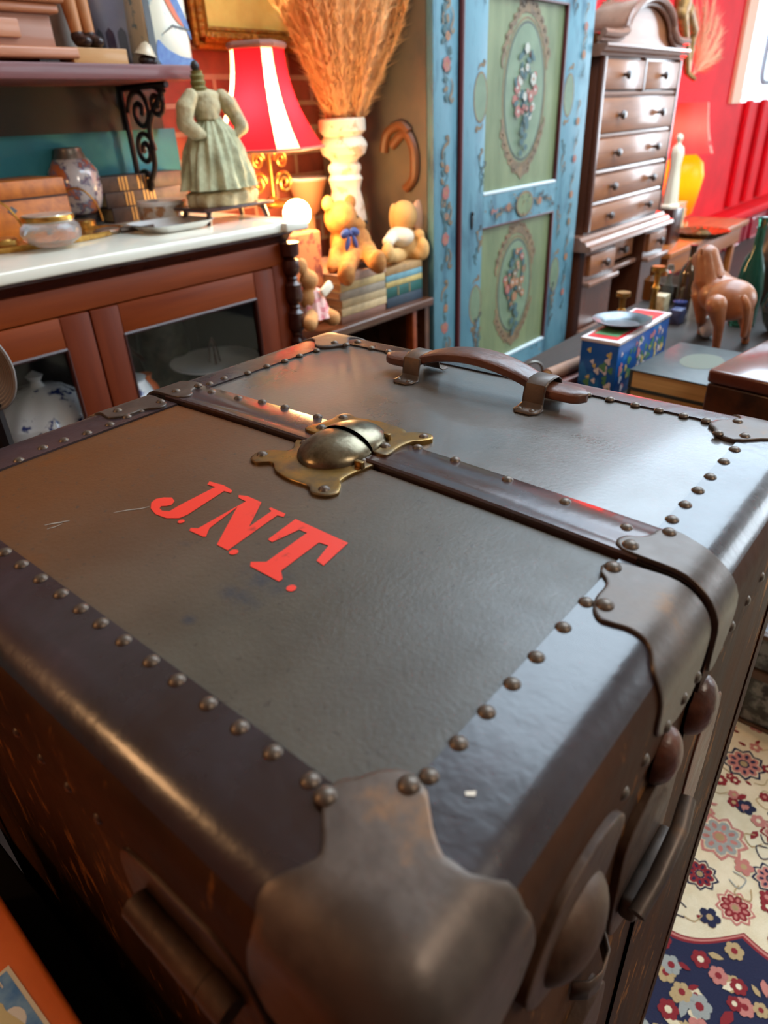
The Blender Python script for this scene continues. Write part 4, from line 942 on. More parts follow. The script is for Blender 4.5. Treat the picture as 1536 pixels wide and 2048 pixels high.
# kingfisher vase: dark-cornered bottle with painted panel
yk = YS+.04; xl, xr = aty(304, 120, yk).x, aty(388, 118, yk).x; hk = .30
kv = thing('kingfisher_vase', 'square vase with a kingfisher painted on its cream face beside a dark corner', 'vase', ((xl+xr)/2, yk, ZS1))
mb = MB(); mb.box((xl, yk, ZS1), (xr, yk+.10, ZS1+hk), .012, 4); mb.build('body', mat('cream_blue_glaze', (206, 204, 184), .2, 0, (120, 150, 160), 30, 4, lo=.6, hi=.66, coat=.4), kv)
wd = xr-xl
def flat(mb, poly, y, mi=0): mb.prism([(xl+a*wd, ZS1+b*wd) for a, b in poly], lambda a, b, t: Vector((a, t, b)), y-.0012, y, mi)
mb = MB(); flat(mb, [(0.0,0),(.16,0),(.12,2.2),(0,2.2)], yk, 0); flat(mb, catm := [(p.x, p.y) for p in catmull([Vector((a, b, 0)) for a, b in ((.2,.42),(.4,.28),(.7,.16),(.98,.12),(.97,.02),(.2,.02))], 4)], yk-.0003, 1)
flat(mb, [(p.x, p.y) for p in catmull([Vector((a, b, 0)) for a, b in ((.45,1.45),(.56,1.55),(.66,1.42),(.78,1.15),(.95,.75),(1.0,.45),(.9,.62),(.72,.9),(.58,1.15),(.5,1.3))], 4)], yk-.0006, 1)
flat(mb, [(p.x, p.y) for p in catmull([Vector((a, b, 0)) for a, b in ((.5,1.3),(.58,1.15),(.72,.9),(.86,.66),(.7,.75),(.55,.98),(.48,1.15))], 4)], yk-.0009, 2)
flat(mb, [(.14,1.16),(.46,1.42),(.46,1.36)], yk-.0006, 0); flat(mb, [(.3,.5),(.6,.68),(.98,.62),(.98,.59),(.6,.64)], yk-.0011, 0)
mb.build('painted_kingfisher', [mat('black_glaze', (24, 26, 30), .25), mat('royal_blue_glaze', (34, 76, 150), .25, 0, (60, 110, 170), 60), mat('rust_glaze', (206, 96, 44), .3)], kv, smooth=0)
# gilt picture frame on the brick wall
fr_ = thing('gilt_picture', 'gilt framed picture with a glowing yellow field on the brick wall above the lamp', 'picture', (1.9, YW, 1.5))
xa, za = aty(392, 96, YW-.03).x, aty(392, 96, YW-.03).z; xz = aty(640, 90, YW-.03).x+.25; za2 = za+.55
mb = MB()
for rpt, (a, b) in enumerate((((xa, za), (xz, za)), ((xz, za), (xz, za2)), ((xz, za2), (xa, za2)), ((xa, za2), (xa, za)))):
    for off, rd in ((.008, .012), (.030, .020), (.052, .010)):
        cx_, cz_ = (xa+xz)/2, (za+za2)/2
        sh = lambda p: Vector((p[0]+math.copysign(off, cx_-p[0]), YW-.02-rd*.6, p[1]+math.copysign(off, cz_-p[1])))
        mb.tube([sh(a), sh(b)], rd, 8)
mb.build('frame', mat('gilt_gesso', (190, 124, 36), .35, .6, (150, 84, 20), 50, 6, bump=1.0, bscale=70, bdist=.006), fr_)
MB().box((xa+.05, YW-.018, za+.05), (xz-.05, YW-.002, za2-.05)).build('canvas', mat('yellow_canvas', (255, 226, 120), .6, 0, (236, 180, 70), 5, 4), fr_)
# ================================================================== LOW BOOKSHELF between sideboard and wardrobe
bs = thing('low_bookcase', 'low dark wooden bookcase between the sideboard and the blue wardrobe', 'bookcase', (1.51, YF, 0))
ZB = .641
M_bk = wood('bookcase_walnut', (66, 36, 22), (92, 54, 32), 'x', .3, 6, coat=.4)
MB().box((1.51, YF-.01, ZB-.03), (2.175, 2.15, ZB), .005, 3).build('top', M_bk, bs)
mb = MB(); mb.box((1.52, YF+.01, 0), (1.545, 2.14, ZB-.03)); mb.box((2.145, YF+.01, 0), (2.17, 2.14, ZB-.03)); mb.box((1.52, 2.12, 0), (2.17, 2.14, ZB-.03)); mb.build('side_panel', M_bk, bs)
MB().box((1.545, YF+.03, .30), (2.145, 2.12, .32)).build('shelf', M_bk, bs)
MB().box((2.06, YF+.005, 0), (2.085, YF+.04, ZB-.03), .003).build('stile', M_mah, bs)
# books on it
C_ = lambda n, c: mat(n, c, .6, 0, tuple(int(x*.85) for x in c), 30, 4)
ML = (M_blank := C_('manila_cover', (190, 160, 116)))
ql = aty(668, 640, YF+.0); z = ZB
cols = [C_('brown_cloth', (120, 76, 56)), C_('manila_cover', (190, 160, 116)), C_('buff_cloth', (168, 140, 98)), C_('grey_cloth', (140, 124, 104)), C_('straw_cloth', (186, 156, 100)), C_('rose_beige_cloth', (176, 136, 112))]
names = ['bottom, brown-covered', 'second, manila-covered', 'third, buff-covered', 'fourth, greyish-covered', 'fifth, straw-coloured', 'top, rose-beige']
x_l = aty(690, 600, YF).x; x_r = aty(783, 600, YF).x
for i in range(6):
    h = (.024, .027, .027, .027, .026, .028)[i]
    book('old_book', 'old book in the pale stack under the teddy bear, %s' % names[i], 'book', (x_l+.004*(i % 3), YF+.025, z), x_r-x_l-.008+.003*(i % 2), .30, h, 0, cols[i], 'books under the teddy bear'); z += h+.0004
ZT1 = z
x_l2 = x_r+.006; x_r2 = aty(868, 570, YF).x; z = ZB
for i, (cn, c, h, lb) in enumerate((('navy_cloth', (36, 52, 66), .036, 'dark navy book, bottom of the stack under the plush rabbit'), ('bottle_green_cloth', (20, 84, 76), .036, 'dark green book, second from the bottom of the stack under the plush rabbit'),
        ('gold_cloth', (196, 168, 100), .020, 'thin yellow book between the green and the pale blue ones under the plush rabbit'), ('pale_blue_cloth', (110, 156, 166), .022, 'pale blue book near the top of the stack under the plush rabbit'), ('tan_cloth', (176, 134, 84), .026, 'tan book, top of the stack under the plush rabbit'))):
    book('cloth_book', lb, 'book', (x_l2, YF+.03, z), min(x_r2, 2.15)-x_l2, .14, h, 0, C_(cn, c), 'books under the plush rabbit', tool=(.3, .62) if i == 1 else False); z += h+.0004
ZT2 = z
# ---- teddy bear
M_fur = mat('golden_mohair', (190, 128, 62), .9, 0, (160, 100, 46), 40, 5, bump=1.0, bscale=260, bdist=.004)
M_pad = mat('felt_pad', (200, 160, 110), .9, bump=.4, bscale=300)
yb_ = YF+.13
def bp_(u, v, y): return aty(u, v, y)
hip = bp_(706, 530, yb_); m_ = mpp(hip)
bear = thing('teddy_bear', 'golden teddy bear with a blue neck bow sitting on the pale books', 'teddy bear', (hip.x, yb_, ZT1))
hip = Vector((hip.x, yb_, ZT1+38*m_)); neck = Vector((bp_(693, 472, yb_).x, yb_, bp_(693, 472, yb_).z)); head = Vector((bp_(680, 437, yb_).x, yb_-.005, bp_(680, 437, yb_).z))
mb = MB(); tor = [hip, hip.lerp(neck, .35), hip.lerp(neck, .75), neck]
mb.ball(hip, (42*m_, 38*m_, 38*m_)); mb.ball(tor[1], (41*m_, 38*m_, 36*m_)); mb.ball(tor[2], (30*m_, 28*m_, 30*m_)); mb.ball(neck, (20*m_, 20*m_, 16*m_))
fd = Vector((.80, -.50, -.12)).normalized()      # looks to the right and out
mb.ball(head, (33*m_, 32*m_, 32*m_)); mb.ball(head+fd*24*m_+Vector((0,0,-8*m_)), (20*m_, 19*m_, 16*m_)); mb.ball(head+fd*38*m_+Vector((0,0,-9*m_)), (11*m_, 11*m_, 9*m_))
for e in (bp_(656, 408, yb_+.0), bp_(700, 405, yb_+.03)): mb.ball(e, (15*m_, 9*m_, 15*m_)); mb.ball(e.lerp(head, .35), (10*m_, 9*m_, 10*m_))
# legs pointing forward
for a, b, c in (((30, -10), (752, 528), None), ((-20, -20), (690, 552), None)):
    foot = atz(b[0], b[1], ZT1+.03) if b[0] > 700 else aty(b[0], b[1], YF-.0)
    start = hip+Vector((a[0]*m_, a[1]*m_, -14*m_)); limb(mb, start, foot+Vector((0, 0, -.0)), 20*m_, 15*m_); mb.ball(foot+Vector((.004, -.008, .006)), (16*m_, 14*m_, 22*m_))
limb(mb, tor[2]+Vector((22*m_, -8*m_, 6*m_)), bp_(745, 520, yb_-.08), 13*m_, 11*m_); limb(mb, tor[2]+Vector((-24*m_, -4*m_, 4*m_)), bp_(665, 535, yb_-.05), 14*m_, 12*m_)
blob(mb, 'body', M_fur, bear, .006, 4)
MB().ball(head+fd*48*m_+Vector((0,0,-4*m_)), (5*m_, 5*m_, 4*m_)).build('nose', M_dark, bear)
for s_ in (-1, 1): MB().ball(head+fd*27*m_+Vector((s_*.5*14*m_, s_*.85*14*m_, 6*m_)), 3.4*m_).build('eye', M_dark, bear)
M_bow = mat('navy_ribbon', (28, 50, 110), .5)
mb = MB(); nk = bp_(700, 468, yb_-.06)
mb.tube([neck+Vector((24*m_*cos(a), 24*m_*sin(a), 4*m_)) for a in [2*pi*i/20 for i in range(20)]], 4.5*m_, 8, closed=True)
for s_ in (-1, 1): mb.ball(nk+Vector((s_*13*m_, 0, 2*m_)), (13*m_, 5*m_, 8*m_), rot=Matrix.Rotation(s_*.3, 3, 'Y')); mb.ball(nk+Vector((s_*10*m_, -.004, -16*m_)), (6*m_, 3*m_, 14*m_), rot=Matrix.Rotation(-s_*.4, 3, 'Y'))
mb.ball(nk, (5*m_, 5*m_, 5*m_)); mb.build('neck_bow', M_bow, bear)
# ---- plush rabbit
M_plush = mat('beige_plush', (206, 158, 96), .95, bump=1.0, bscale=260, bdist=.003)
yr_ = YF+.10; q = bp_(808, 490, yr_); rab = thing('plush_rabbit', 'beige plush rabbit with a long drooping ear and white top sitting on the cloth books', 'soft toy', (q.x, yr_, ZT2)); m_ = mpp(q)
P_ = lambda u, v, dy=0: bp_(u, v, yr_+dy)
mb = MB(); mb.ball(P_(808, 432), (27*m_, 26*m_, 29*m_)); mb.ball(P_(810, 490), (28*m_, 26*m_, 30*m_)); mb.ball(P_(806, 452), (16*m_, 16*m_, 14*m_))
limb(mb, P_(800, 510), P_(782, 512, -.06), 16*m_, 13*m_); mb.ball(P_(776, 506, -.07), (15*m_, 11*m_, 18*m_)); limb(mb, P_(820, 508), P_(838, 508, -.06), 16*m_, 13*m_); mb.ball(P_(846, 498, -.07), (14*m_, 12*m_, 21*m_))
limb(mb, P_(822, 478), P_(838, 470, -.05), 11*m_, 12*m_)
blob(mb, 'body', M_plush, rab, .005, 4)
mb = MB(); mb.ball(P_(838, 434, -.03), (22*m_, 10*m_, 32*m_), rot=Matrix.Rotation(-.12, 3, 'Y')); mb.build('ear', mat('pinkish_plush', (196, 150, 120), .95), rab)
mb = MB(); mb.ball(P_(788, 436, .03), (12*m_, 8*m_, 26*m_)); mb.build('ear', M_plush, rab)
mb = MB(); mb.ball(P_(800, 474, -.004), (29*m_, 28*m_, 20*m_)); limb(mb, P_(786, 472), P_(776, 484, -.05), 12*m_, 11*m_); blob(mb, 'white_top', mat('white_knit', (216, 200, 176), .9, bump=.6, bscale=200), rab, .005, 3)
# ---- little plush in a pink frock, against the sideboard column
yq = YF-.0; q = bp_(608, 640, yq); mo = thing('plush_mouse', 'small plush animal in a pink flowered frock sitting at the left end of the bookcase', 'soft toy', (q.x, yq, ZB)); m_ = mpp(q)
P_ = lambda u, v, dy=.02: bp_(u+14, v, yq+dy)
mb = MB(); mb.ball(P_(604, 560), (20*m_, 19*m_, 19*m_)); mb.ball(P_(590, 532), (13*m_, 8*m_, 15*m_)); mb.ball(P_(607, 600), (22*m_, 20*m_, 28*m_)); mb.ball(P_(598, 548), (12*m_, 8*m_, 12*m_))
limb(mb, P_(612, 625), P_(606, 648, -.05), 14*m_, 15*m_); limb(mb, P_(625, 620), P_(652, 636, -.02), 14*m_, 16*m_)
blob(mb, 'body', mat('tan_plush', (186, 132, 80), .95, bump=.8, bscale=260), mo, .005, 4)
a_ = P_(610, 580, .02); b_ = P_(614, 632, .02)
MB().lathe([(34*m_, b_.z-.002), (32*m_, b_.z+.006), (26*m_, b_.z+(a_.z-b_.z)*.5), (17*m_, a_.z), (8*m_, a_.z+.008)], (a_.x, a_.y, 0), 48, wob=lambda t, z: 1+.06*cos(9*t)).build('frock', mat('pink_print', (224, 180, 172), .85, 0, (206, 110, 116), 60, 3, lo=.5, hi=.6), mo)
MB().box(P_(638, 580, -.02)+Vector((-.022, -.006, -.012)), P_(638, 580, -.02)+Vector((.03, .008, .018)), .006, 2, rot=Matrix.Rotation(-.5, 3, 'Y')).build('sleeve', mat('white_cuff', (236, 222, 200), .9), mo)
# ---- white baluster vase with dried plumes
yv = 1.88; q = aty(684, 245, yv); m_ = mpp(q); zq = lambda v: aty(690, v, yv).z
vz = thing('baluster_vase', 'tall white turned baluster vase holding dried grass plumes', 'vase', (q.x, yv, ZB+.001))
pr = [(44,236),(47,240),(47,262),(42,266),(38,272),(46,282),(49,292),(44,308),(30,318),(27,324),(33,330),(34,338),(30,348),(36,358),(33,366),(30,380),(36,410),(40,440),(30,470),(28,480),(44,500),(48,520)]
MB().lathe([(.001, zq(262)), (40*m_*.8, zq(262))]+[(r*m_*1.0, zq(v)) for r, v in pr]+[(50*m_, ZB+.02), (54*m_, ZB+.001)], (q.x, yv, 0), 40).build('turned_body', mat('chipped_white_paint', (222, 204, 182), .6, 0, (190, 160, 130), 30, 6, lo=.56, hi=.62), vz)
M_plume = mat('dried_plume', (232, 164, 98), .95, 0, (196, 130, 72), 20, 4); M_plume = bpy.data.materials.new('golden_plume'); M_plume.use_nodes = True; shade_mat(M_plume, (246, 206, 152), .4, .9)
mb = MB(); rp = random.Random(5); base = Vector((q.x, yv, zq(236)))
for k in range(190):
    az = rp.uniform(0, 2*pi); tilt = .62*sqrt(rp.uniform(.0, 1.0)); Ln = rp.uniform(.40, .78)
    tilt *= .74 if cos(az) < 0 else 1.05; d = Vector((cos(az)*sin(tilt)*1.0, sin(az)*sin(tilt)*.45-.03, cos(tilt))); st = base+Vector((cos(az)*.03*tilt/.4, sin(az)*.03*tilt/.4, -.05)); bend = Vector((cos(az)*.6, sin(az)*.2-.1, -.1))*tilt*.35
    pts = [st+d*Ln*t+bend*(t*t)*Ln for t in [i/14 for i in range(15)]]
    for p in pts: p.x = min(p.x, 2.16)
    mb.tube(pts, .0012, 3)
    for _ in range(260):
        t = rp.uniform(.06, 1.0); i = min(13, int(t*14)); p = pts[i].lerp(pts[i+1], t*14-i); tg = (pts[i+1]-pts[i]).normalized()
        a2 = rp.uniform(0, 2*pi); side = tg.cross(Vector((cos(a2), sin(a2), .2))).normalized(); ln = rp.uniform(.016, .050)*(1.1-.5*abs(t-.6))
        e = p+tg*ln*rp.uniform(.6, 1.2)+side*ln*rp.uniform(.35, 1.0); e.x = min(e.x, 2.175); w_ = side.cross(tg)*rp.uniform(.0010, .0022)
        mb.add([p-w_, p+w_, e], [(0,1,2)])
o = mb.build('dried_grass_bunch', M_plume, None, smooth=0); tag(o, 'large fan of golden dried grass plumes standing in the white baluster vase', 'dried grass', kind='stuff')

# ================================================================== PAINTED BLUE WARDROBE
M_wb = mat('worn_blue_paint', (70, 112, 126), .5, 0, (46, 82, 98), 9, 7, (1, 1, .35), .25, 50, c3=(80, 122, 134), rvar=.08)
M_wg = mat('faded_green_paint', (106, 114, 74), .55, 0, (84, 94, 60), 7, 6, (1.5, 1, .4), .2, 40, rvar=.06); M_wo = mat('pale_oval_paint', (100, 116, 88), .55, 0, (84, 100, 74), 10, 4)
M_oc = mat('ochre_scroll_paint', (120, 92, 58), .6, 0, (88, 70, 48), 40, 5); M_oxb = mat('oxblood_bead', (74, 22, 26), .45); M_ft = mat('rose_petal_paint', (140, 60, 58), .6, 0, (140, 92, 76), 50); M_pw = mat('white_petal_paint', (160, 156, 144), .6)
M_lf = mat('teal_leaf_paint', (44, 74, 76), .6); M_lt = mat('light_edge_paint', (190, 200, 204), .4); M_dkl = mat('dark_line_paint', (50, 52, 50), .6); M_or = mat('orange_petal_paint', (140, 90, 56), .6)
M_wside = mat('grained_side_paint', (116, 98, 80), .55, 0, (56, 70, 70), 3, 6, (1, 1, .8), .15, 40, lo=.3, hi=.75)
wd_ = thing('painted_wardrobe', 'tall blue painted wardrobe with green panels, floral ovals and oxblood beading', 'wardrobe', (2.19, YF, 0))
WX0, WX1, WZ = 2.19, 3.36, 2.25
MB().box((WX0, YF+.03, 0), (WX0+.03, 2.17, WZ)).build('side_panel', M_wside, wd_)
mb = MB(); mb.box((WX1-.03, YF+.03, 0), (WX1, 2.17, WZ)); mb.box((WX0+.03, 2.14, 0), (WX1-.03, 2.17, WZ)); mb.box((WX0, YF+.03, WZ-.03), (WX1, 2.17, WZ)); mb.build('carcass', M_wside, wd_)
PM = [M_wb, M_oc, M_ft, M_lf, M_pw, M_or, M_dkl, M_wo, M_lt, M_wg]
class Paint:
    def __init__(s, mb, y): s.mb = mb; s.y = y
    def poly(s, pts, mi):
        s.y -= 4e-5; s.mb.add([Vector((a, s.y, b)) for a, b in pts], [tuple(range(len(pts)))], mi)
    def disc(s, x, z, r, mi, sx=1, n=10, rot=0):
        s.poly([(x+r*sx*cos(t)*cos(rot)-r*sin(t)*sin(rot), z+r*sx*cos(t)*sin(rot)+r*sin(t)*cos(rot)) for t in [2*pi*i/n for i in range(n)]], mi)
    def line(s, pts, wdt, mi, k=6, closed=False, taper=False):
        s.y -= 4e-5; pts = catmull([Vector((a, b, 0)) for a, b in pts], k, closed); n = len(pts); Q = []
        for i, p in enumerate(pts):
            t = (pts[(i+1) % n if closed else min(i+1, n-1)]-pts[i-1 if (closed or i) else 0])
            t = t.normalized() if t.length else Vector((1,0,0)); w2 = wdt*(.35+.65*sin(pi*i/(n-1)) if taper else 1)
            Q.append([Vector((p.x-t.y*w2, s.y, p.y+t.x*w2)), Vector((p.x+t.y*w2, s.y, p.y-t.x*w2))])
        s.mb.grid(Q, closeu=closed, mi=mi)
    def ovalring(s, x, z, a, b, wdt, mi): s.line([(x+a*cos(t), z+b*sin(t)) for t in [2*pi*i/16 for i in range(16)]], wdt, mi, 4, True)
    def flower(s, x, z, r, mi, ci):
        for i in range(6): t = i*pi/3+.3; s.disc(x+r*.55*cos(t), z+r*.55*sin(t), r*.45, mi, n=7)
        s.disc(x, z, r*.3, ci, n=7)
    def scroll(s, x, z, L, a, mi, w_=.006):
        c, q = cos(a), sin(a); P = [(0,0),(.3,.12),(.6,.02),(.8,-.16),(1.0,-.06),(.93,.08),(.84,0)]
        s.line([(x+L*(u*c-v*q), z+L*(u*q+v*c)) for u, v in P], w_, mi, 6, taper=True)
ra = random.Random(11)
# fixed left stile with rose garland
mb = MB(); mb.box((WX0, YF, 0), (2.335, YF+.03, WZ), .004, mi=0); p_ = Paint(mb, YF-.0006)
for zc in (.52, .86, 1.02, 1.42, 1.62):
    p_.line([(2.262+.012*sin(i*2.2+zc*5), zc-.12+.04*i) for i in range(7)], .0022, 3)
    for i in range(9):
        z_ = zc-.12+.028*i; p_.disc(2.262+ra.uniform(-.022, .022), z_, .008, ra.choice((3, 1, 3)), 1.8, 8, ra.uniform(0, 3))
    p_.flower(2.262, zc-.02, .024, 2, 5); p_.flower(2.268, zc+.06, .015, 5, 1)
    p_.scroll(2.24, zc+.09, .08, 1.2, 1, .006); p_.scroll(2.285, zc-.06, .07, -1.4, 1, .005)
mb.build('stile', PM, wd_, weld=False)
MB().tube([(2.348, YF-.004, 0), (2.348, YF-.004, WZ)], .011, 10).build('beading', M_oxb, wd_)
# door: frame with two sunk green panels
DX0, DX1 = 2.362, 3.355; pxa, pxb = 2.515, 3.115; z1a, z1b, z2a, z2b = .25, .845, .966, 1.62
mb = MB(); yd = YF-.004
mb.box((DX0, yd, 0), (pxa, yd+.026, WZ), .003, mi=0); mb.box((pxb, yd, 0), (DX1, yd+.026, WZ), .003, mi=0)
for a, b in ((0, z1a), (z1b, z2a), (z2b, WZ)): mb.box((pxa, yd, a), (pxb, yd+.025, b), 0, mi=0)
p_ = Paint(mb, yd-.0006)
for zc in (.55, 1.30): # side cartouches on the stiles
    for x in (2.475, 3.17):
        p_.disc(x, zc, .075, 7, .55, 24); p_.ovalring(x, zc, .043, .078, .0035, 1); p_.scroll(x-.02, zc+.085, .05, .6, 1); p_.scroll(x+.02, zc-.085, .05, 3.6, 1)
for zc, s_ in ((.98, 1), (.82, -1), (.30, 1), (.36, 1), (1.58, 1)):
    for x in (2.488, 3.16): 
        for j in range(6): p_.scroll(x+ra.uniform(-.012, .012), zc+.022*j*s_, .045, ra.uniform(1, 2.1), ra.choice((1, 6, 3)), .004)
for x, zs_l in ((3.27, (.45, .62, .78, .9, 1.05, 1.2, 1.45, 1.55)),):
    for zc in zs_l:
        p_.flower(x, zc, .018, ra.choice((2, 5, 1)), 5); p_.scroll(x-.01, zc+.02, .06, 1.4, 1, .004); p_.scroll(x+.01, zc-.03, .05, -1.7, 3, .004)
# middle rail medallion and scrolls
xm, zm = 2.835, .905; p_.disc(xm, zm, .042, 9, 1.5, 20); p_.ovalring(xm, zm, .066, .046, .0045, 1)
for s_ in (-1, 1):
    for j in range(5): p_.scroll(xm+s_*(.075+.035*j), zm+ra.uniform(-.015, .015), .05, (0 if s_ > 0 else pi)+ra.uniform(-.5, .5), ra.choice((1, 6, 2)), .005)
    p_.flower(xm+s_*.13, zm, .018, 5, 2)
for _ in range(50): p_.disc(ra.uniform(2.50, 3.12), ra.choice((ra.uniform(.85, .96), ra.uniform(.20, .25))), ra.uniform(.002, .006), ra.choice((3, 6, 1)), 1.8, 6, ra.uniform(0, 3))
mb.build('door', PM, wd_, weld=False)
def wpanel(z0, z1, zc, ra_, rb_, cols_, nm):
    mb = MB(); y = yd+.014; mb.box((pxa-.005, y, z0-.005), (pxb+.005, y+.01, z1+.005), mi=9); p = Paint(mb, y-.0006); x = (pxa+pxb)/2
    p.poly([(x+ra_*cos(t), zc+rb_*sin(t)) for t in [2*pi*i/40 for i in range(40)]], 7); p.ovalring(x, zc, ra_, rb_, .0035, 6); p.ovalring(x, zc, ra_+.014, rb_+.014, .004, 1)
    for s_ in (-1, 1): # crown and base cartouche scrolls
        for j in range(9):
            t = radians(90+s_*j*9); xx, zz_ = x+(ra_+.03)*cos(t), zc+(rb_+.035)*sin(t); p.scroll(xx, zz_, .065, t-pi/2+(pi if s_ < 0 else 0)+.3*s_, 1, .011)
            t = radians(-90+s_*j*9); xx, zz_ = x+(ra_+.03)*cos(t), zc+(rb_+.035)*sin(t); p.scroll(xx, zz_, .065, t-pi/2+(0 if s_ > 0 else pi), 1, .011)
    p.poly([(x-.05, zc+rb_+.03), (x, zc+rb_+.075), (x+.05, zc+rb_+.03)], 1); p.poly([(x-.05, zc-rb_-.03), (x, zc-rb_-.075), (x+.05, zc-rb_-.03)], 1)
    for i in range(46):
        t = ra.uniform(0, 2*pi); r_ = sqrt(ra.random()); xx = x+.085*r_*cos(t); zz_ = zc+.03+.13*r_*sin(t)
        if ra.random() < .45: p.disc(xx, zz_, .010, 3, 1.9, 8, ra.uniform(0, 3))
        else: p.flower(xx, zz_, ra.uniform(.010, .024), ra.choice(cols_), ra.choice((4, 5)))
    for j in range(7): p.disc(x+ra.uniform(-.025, .025), zc-.09-.02*j, .02-.001*j, 3, .8, 8, ra.uniform(0, 3))
    o = mb.build(nm, PM, wd_, weld=False); return o
wpanel(z2a, z2b, 1.31, .15, .235, (2, 4, 4, 2), 'door_panel'); wpanel(z1a, z1b, .56, .135, .20, (5, 5, 2, 1), 'door_panel')
for z0, z1 in ((z1a, z1b), (z2a, z2b)): MB().box((pxa-.001, yd-.002, z0-.001), (pxb+.001, yd+.014, z0+.010), .002).build('lower_moulding', M_lt, wd_)

mb = MB()
for z0, z1 in ((z1a, z1b), (z2a, z2b)): mb.box((pxb-.010, yd-.002, z0), (pxb+.001, yd+.014, z1), .002); mb.box((pxa, yd-.001, z1-.007), (pxb, yd+.014, z1+.001), .002)
mb.build('dark_moulding', M_oxb, wd_)
mb = MB(); mb.ball((2.435, yd-.002, .885), (.010, .004, .034)); mb.ball((2.435, yd-.004, .91), (.007, .006, .008)); mb.build('key_plate', M_iron, wd_)
mb = MB()   # carved scroll fixed to the wardrobe side
for pts in (((1.80, 1.16), (1.74, 1.20), (1.70, 1.15), (1.70, 1.06), (1.74, 1.02)), ((1.84, 1.14), (1.82, 1.20), (1.76, 1.225), (1.72, 1.20))):
    mb.tube([Vector((WX0-.012, a, b)) for a, b in [(p.x, p.y) for p in catmull([Vector((a, b, 0)) for a, b in pts], 5, False)]], .017, 8)
solo('carved_scroll', mb, mat('carved_brown_wood', (112, 66, 32), .5), 'brown carved wooden scroll fixed on the side of the blue wardrobe', 'carving')
# ================================================================== TALL CHEST with arched pediment
M_ch = wood('chest_walnut', (150, 88, 44), (110, 60, 30), 'x', .42, 5, coat=.3, bump=.05); M_chz = wood('chest_walnut_upright', (88, 44, 24), (66, 32, 20), 'z', .3, 5, coat=.5)
M_mo = wood('moulding_wood', (140, 98, 78), (112, 74, 58), 'x', .3, 5, coat=.5)
M_kn = mat('dark_turned_knob', (52, 30, 24), .3, coat=.5)
CX0, CX1, YC = 3.46, 4.43, 1.60
ch = thing('tall_chest', 'tall walnut chest of drawers with arched pediment and dark turned knobs', 'chest of drawers', (CX0, YC, 0))
MB().box((CX0, YC+.02, .65), (CX1, 2.13, 1.49), .003).build('carcass', M_chz, ch)
def knob(x, z, parent, y=YC, s=1.0):
    MB().lathe([(.008*s,0),(.007*s,.010*s),(.018*s,.018*s),(.020*s,.026*s),(.015*s,.034*s),(.0001,.036*s)], (x, y, z), 16, axis=(0,-1,0)).build('knob', M_kn, parent)
def drawer(x0, x1, z0, z1, kx, y=YC, lip=True):
    d = MB().box((x0, y, z0), (x1, y+.03, z1), .004, 2).build('drawer', M_ch, ch); RL[d.name] = RL[ch.name]
    for a in kx: knob(a, (z0+z1)/2, d, y)
    return d
def zrow(v0, v1): return aty(1250, v0, YC).z, aty(1250, v1, YC).z
xm_ = (CX0+CX1)/2
rows_ = [(1.318, 1.438), (1.115, 1.285), (.975, 1.085), (.84, .945), (.705, .81)]
drawer(CX0+.03, xm_-.015, *rows_[0], (CX0+.23,)); drawer(xm_+.015, CX1-.03, *rows_[0], (xm_+.22,))
for a, b in ((1.140, 1.285), (.985, 1.115), (.840, .955), (.705, .815)): drawer(CX0+.03, CX1-.03, a, b, (CX0+.22, CX1-.24))
mb = MB()
for z_ in (1.300, 1.127, .970, .827): mb.prism([(0,-.012),(-.012,-.010),(-.016,0),(-.012,.010),(0,.012)], lambda a, b, t, z_=z_: Vector((t, YC+.02+a, z_+b)), CX0+.005, CX1-.005)
mb.build('rail_moulding', M_mo, ch)
for a, b in (((CX0, YC-.002, .70), (CX0+.028, YC+.03, 1.45)), ((CX1-.028, YC-.002, .70), (CX1, YC+.03, 1.45)), ((xm_-.014, YC, 1.31), (xm_+.014, YC+.03, 1.45))): MB().box(a, b, .004).build('face_stile', M_chz, ch)
mb = MB(); cor = [(0,1.448),(-.012,1.452),(-.016,1.462),(-.03,1.468),(-.036,1.482),(-.044,1.486),(-.044,1.496),(0,1.496)]
mb.prism(cor, lambda a, b, t: Vector((t, YC+.02+a, b)), CX0-.035, CX1+.035); mb.box((CX0-.035, YC+.02, 1.448), (CX1+.035, 2.14, 1.496)); mb.build('cornice', M_mo, ch)
# arched pediment: shoulders and bow moulding
arc = [(CX0-.04, 1.535), (CX0+.10, 1.535), (CX0+.20, 1.545)] + [(xm_+.02+.30*cos(a), 1.535+.155*sin(a)) for a in [radians(168-10.4*i) for i in range(16)]] + [(CX1-.10, 1.535), (CX1+.04, 1.535)]
ac = [(p.x, p.y) for p in catmull([Vector((a, b, 0)) for a, b in arc], 3, False)]
mb = MB(); mb.prism([(CX0-.02, 1.496)]+ac+[(CX1+.02, 1.496)], lambda a, b, t: Vector((a, t, b)), YC+.035, YC+.06); mb.build('tympanum', M_ch, ch)
mb = MB()
for off, yy, rr_ in ((0, YC+.0, .017), (-.020, YC+.018, .012)): mb.tube([Vector((a, yy, b+off)) for a, b in ac], rr_, 8)
mb.grid([[Vector((a, YC-.01, b+.012)), Vector((a, YC+.20, b+.012))] for a, b in ac]); mb.build('arched_moulding', M_mo, ch)
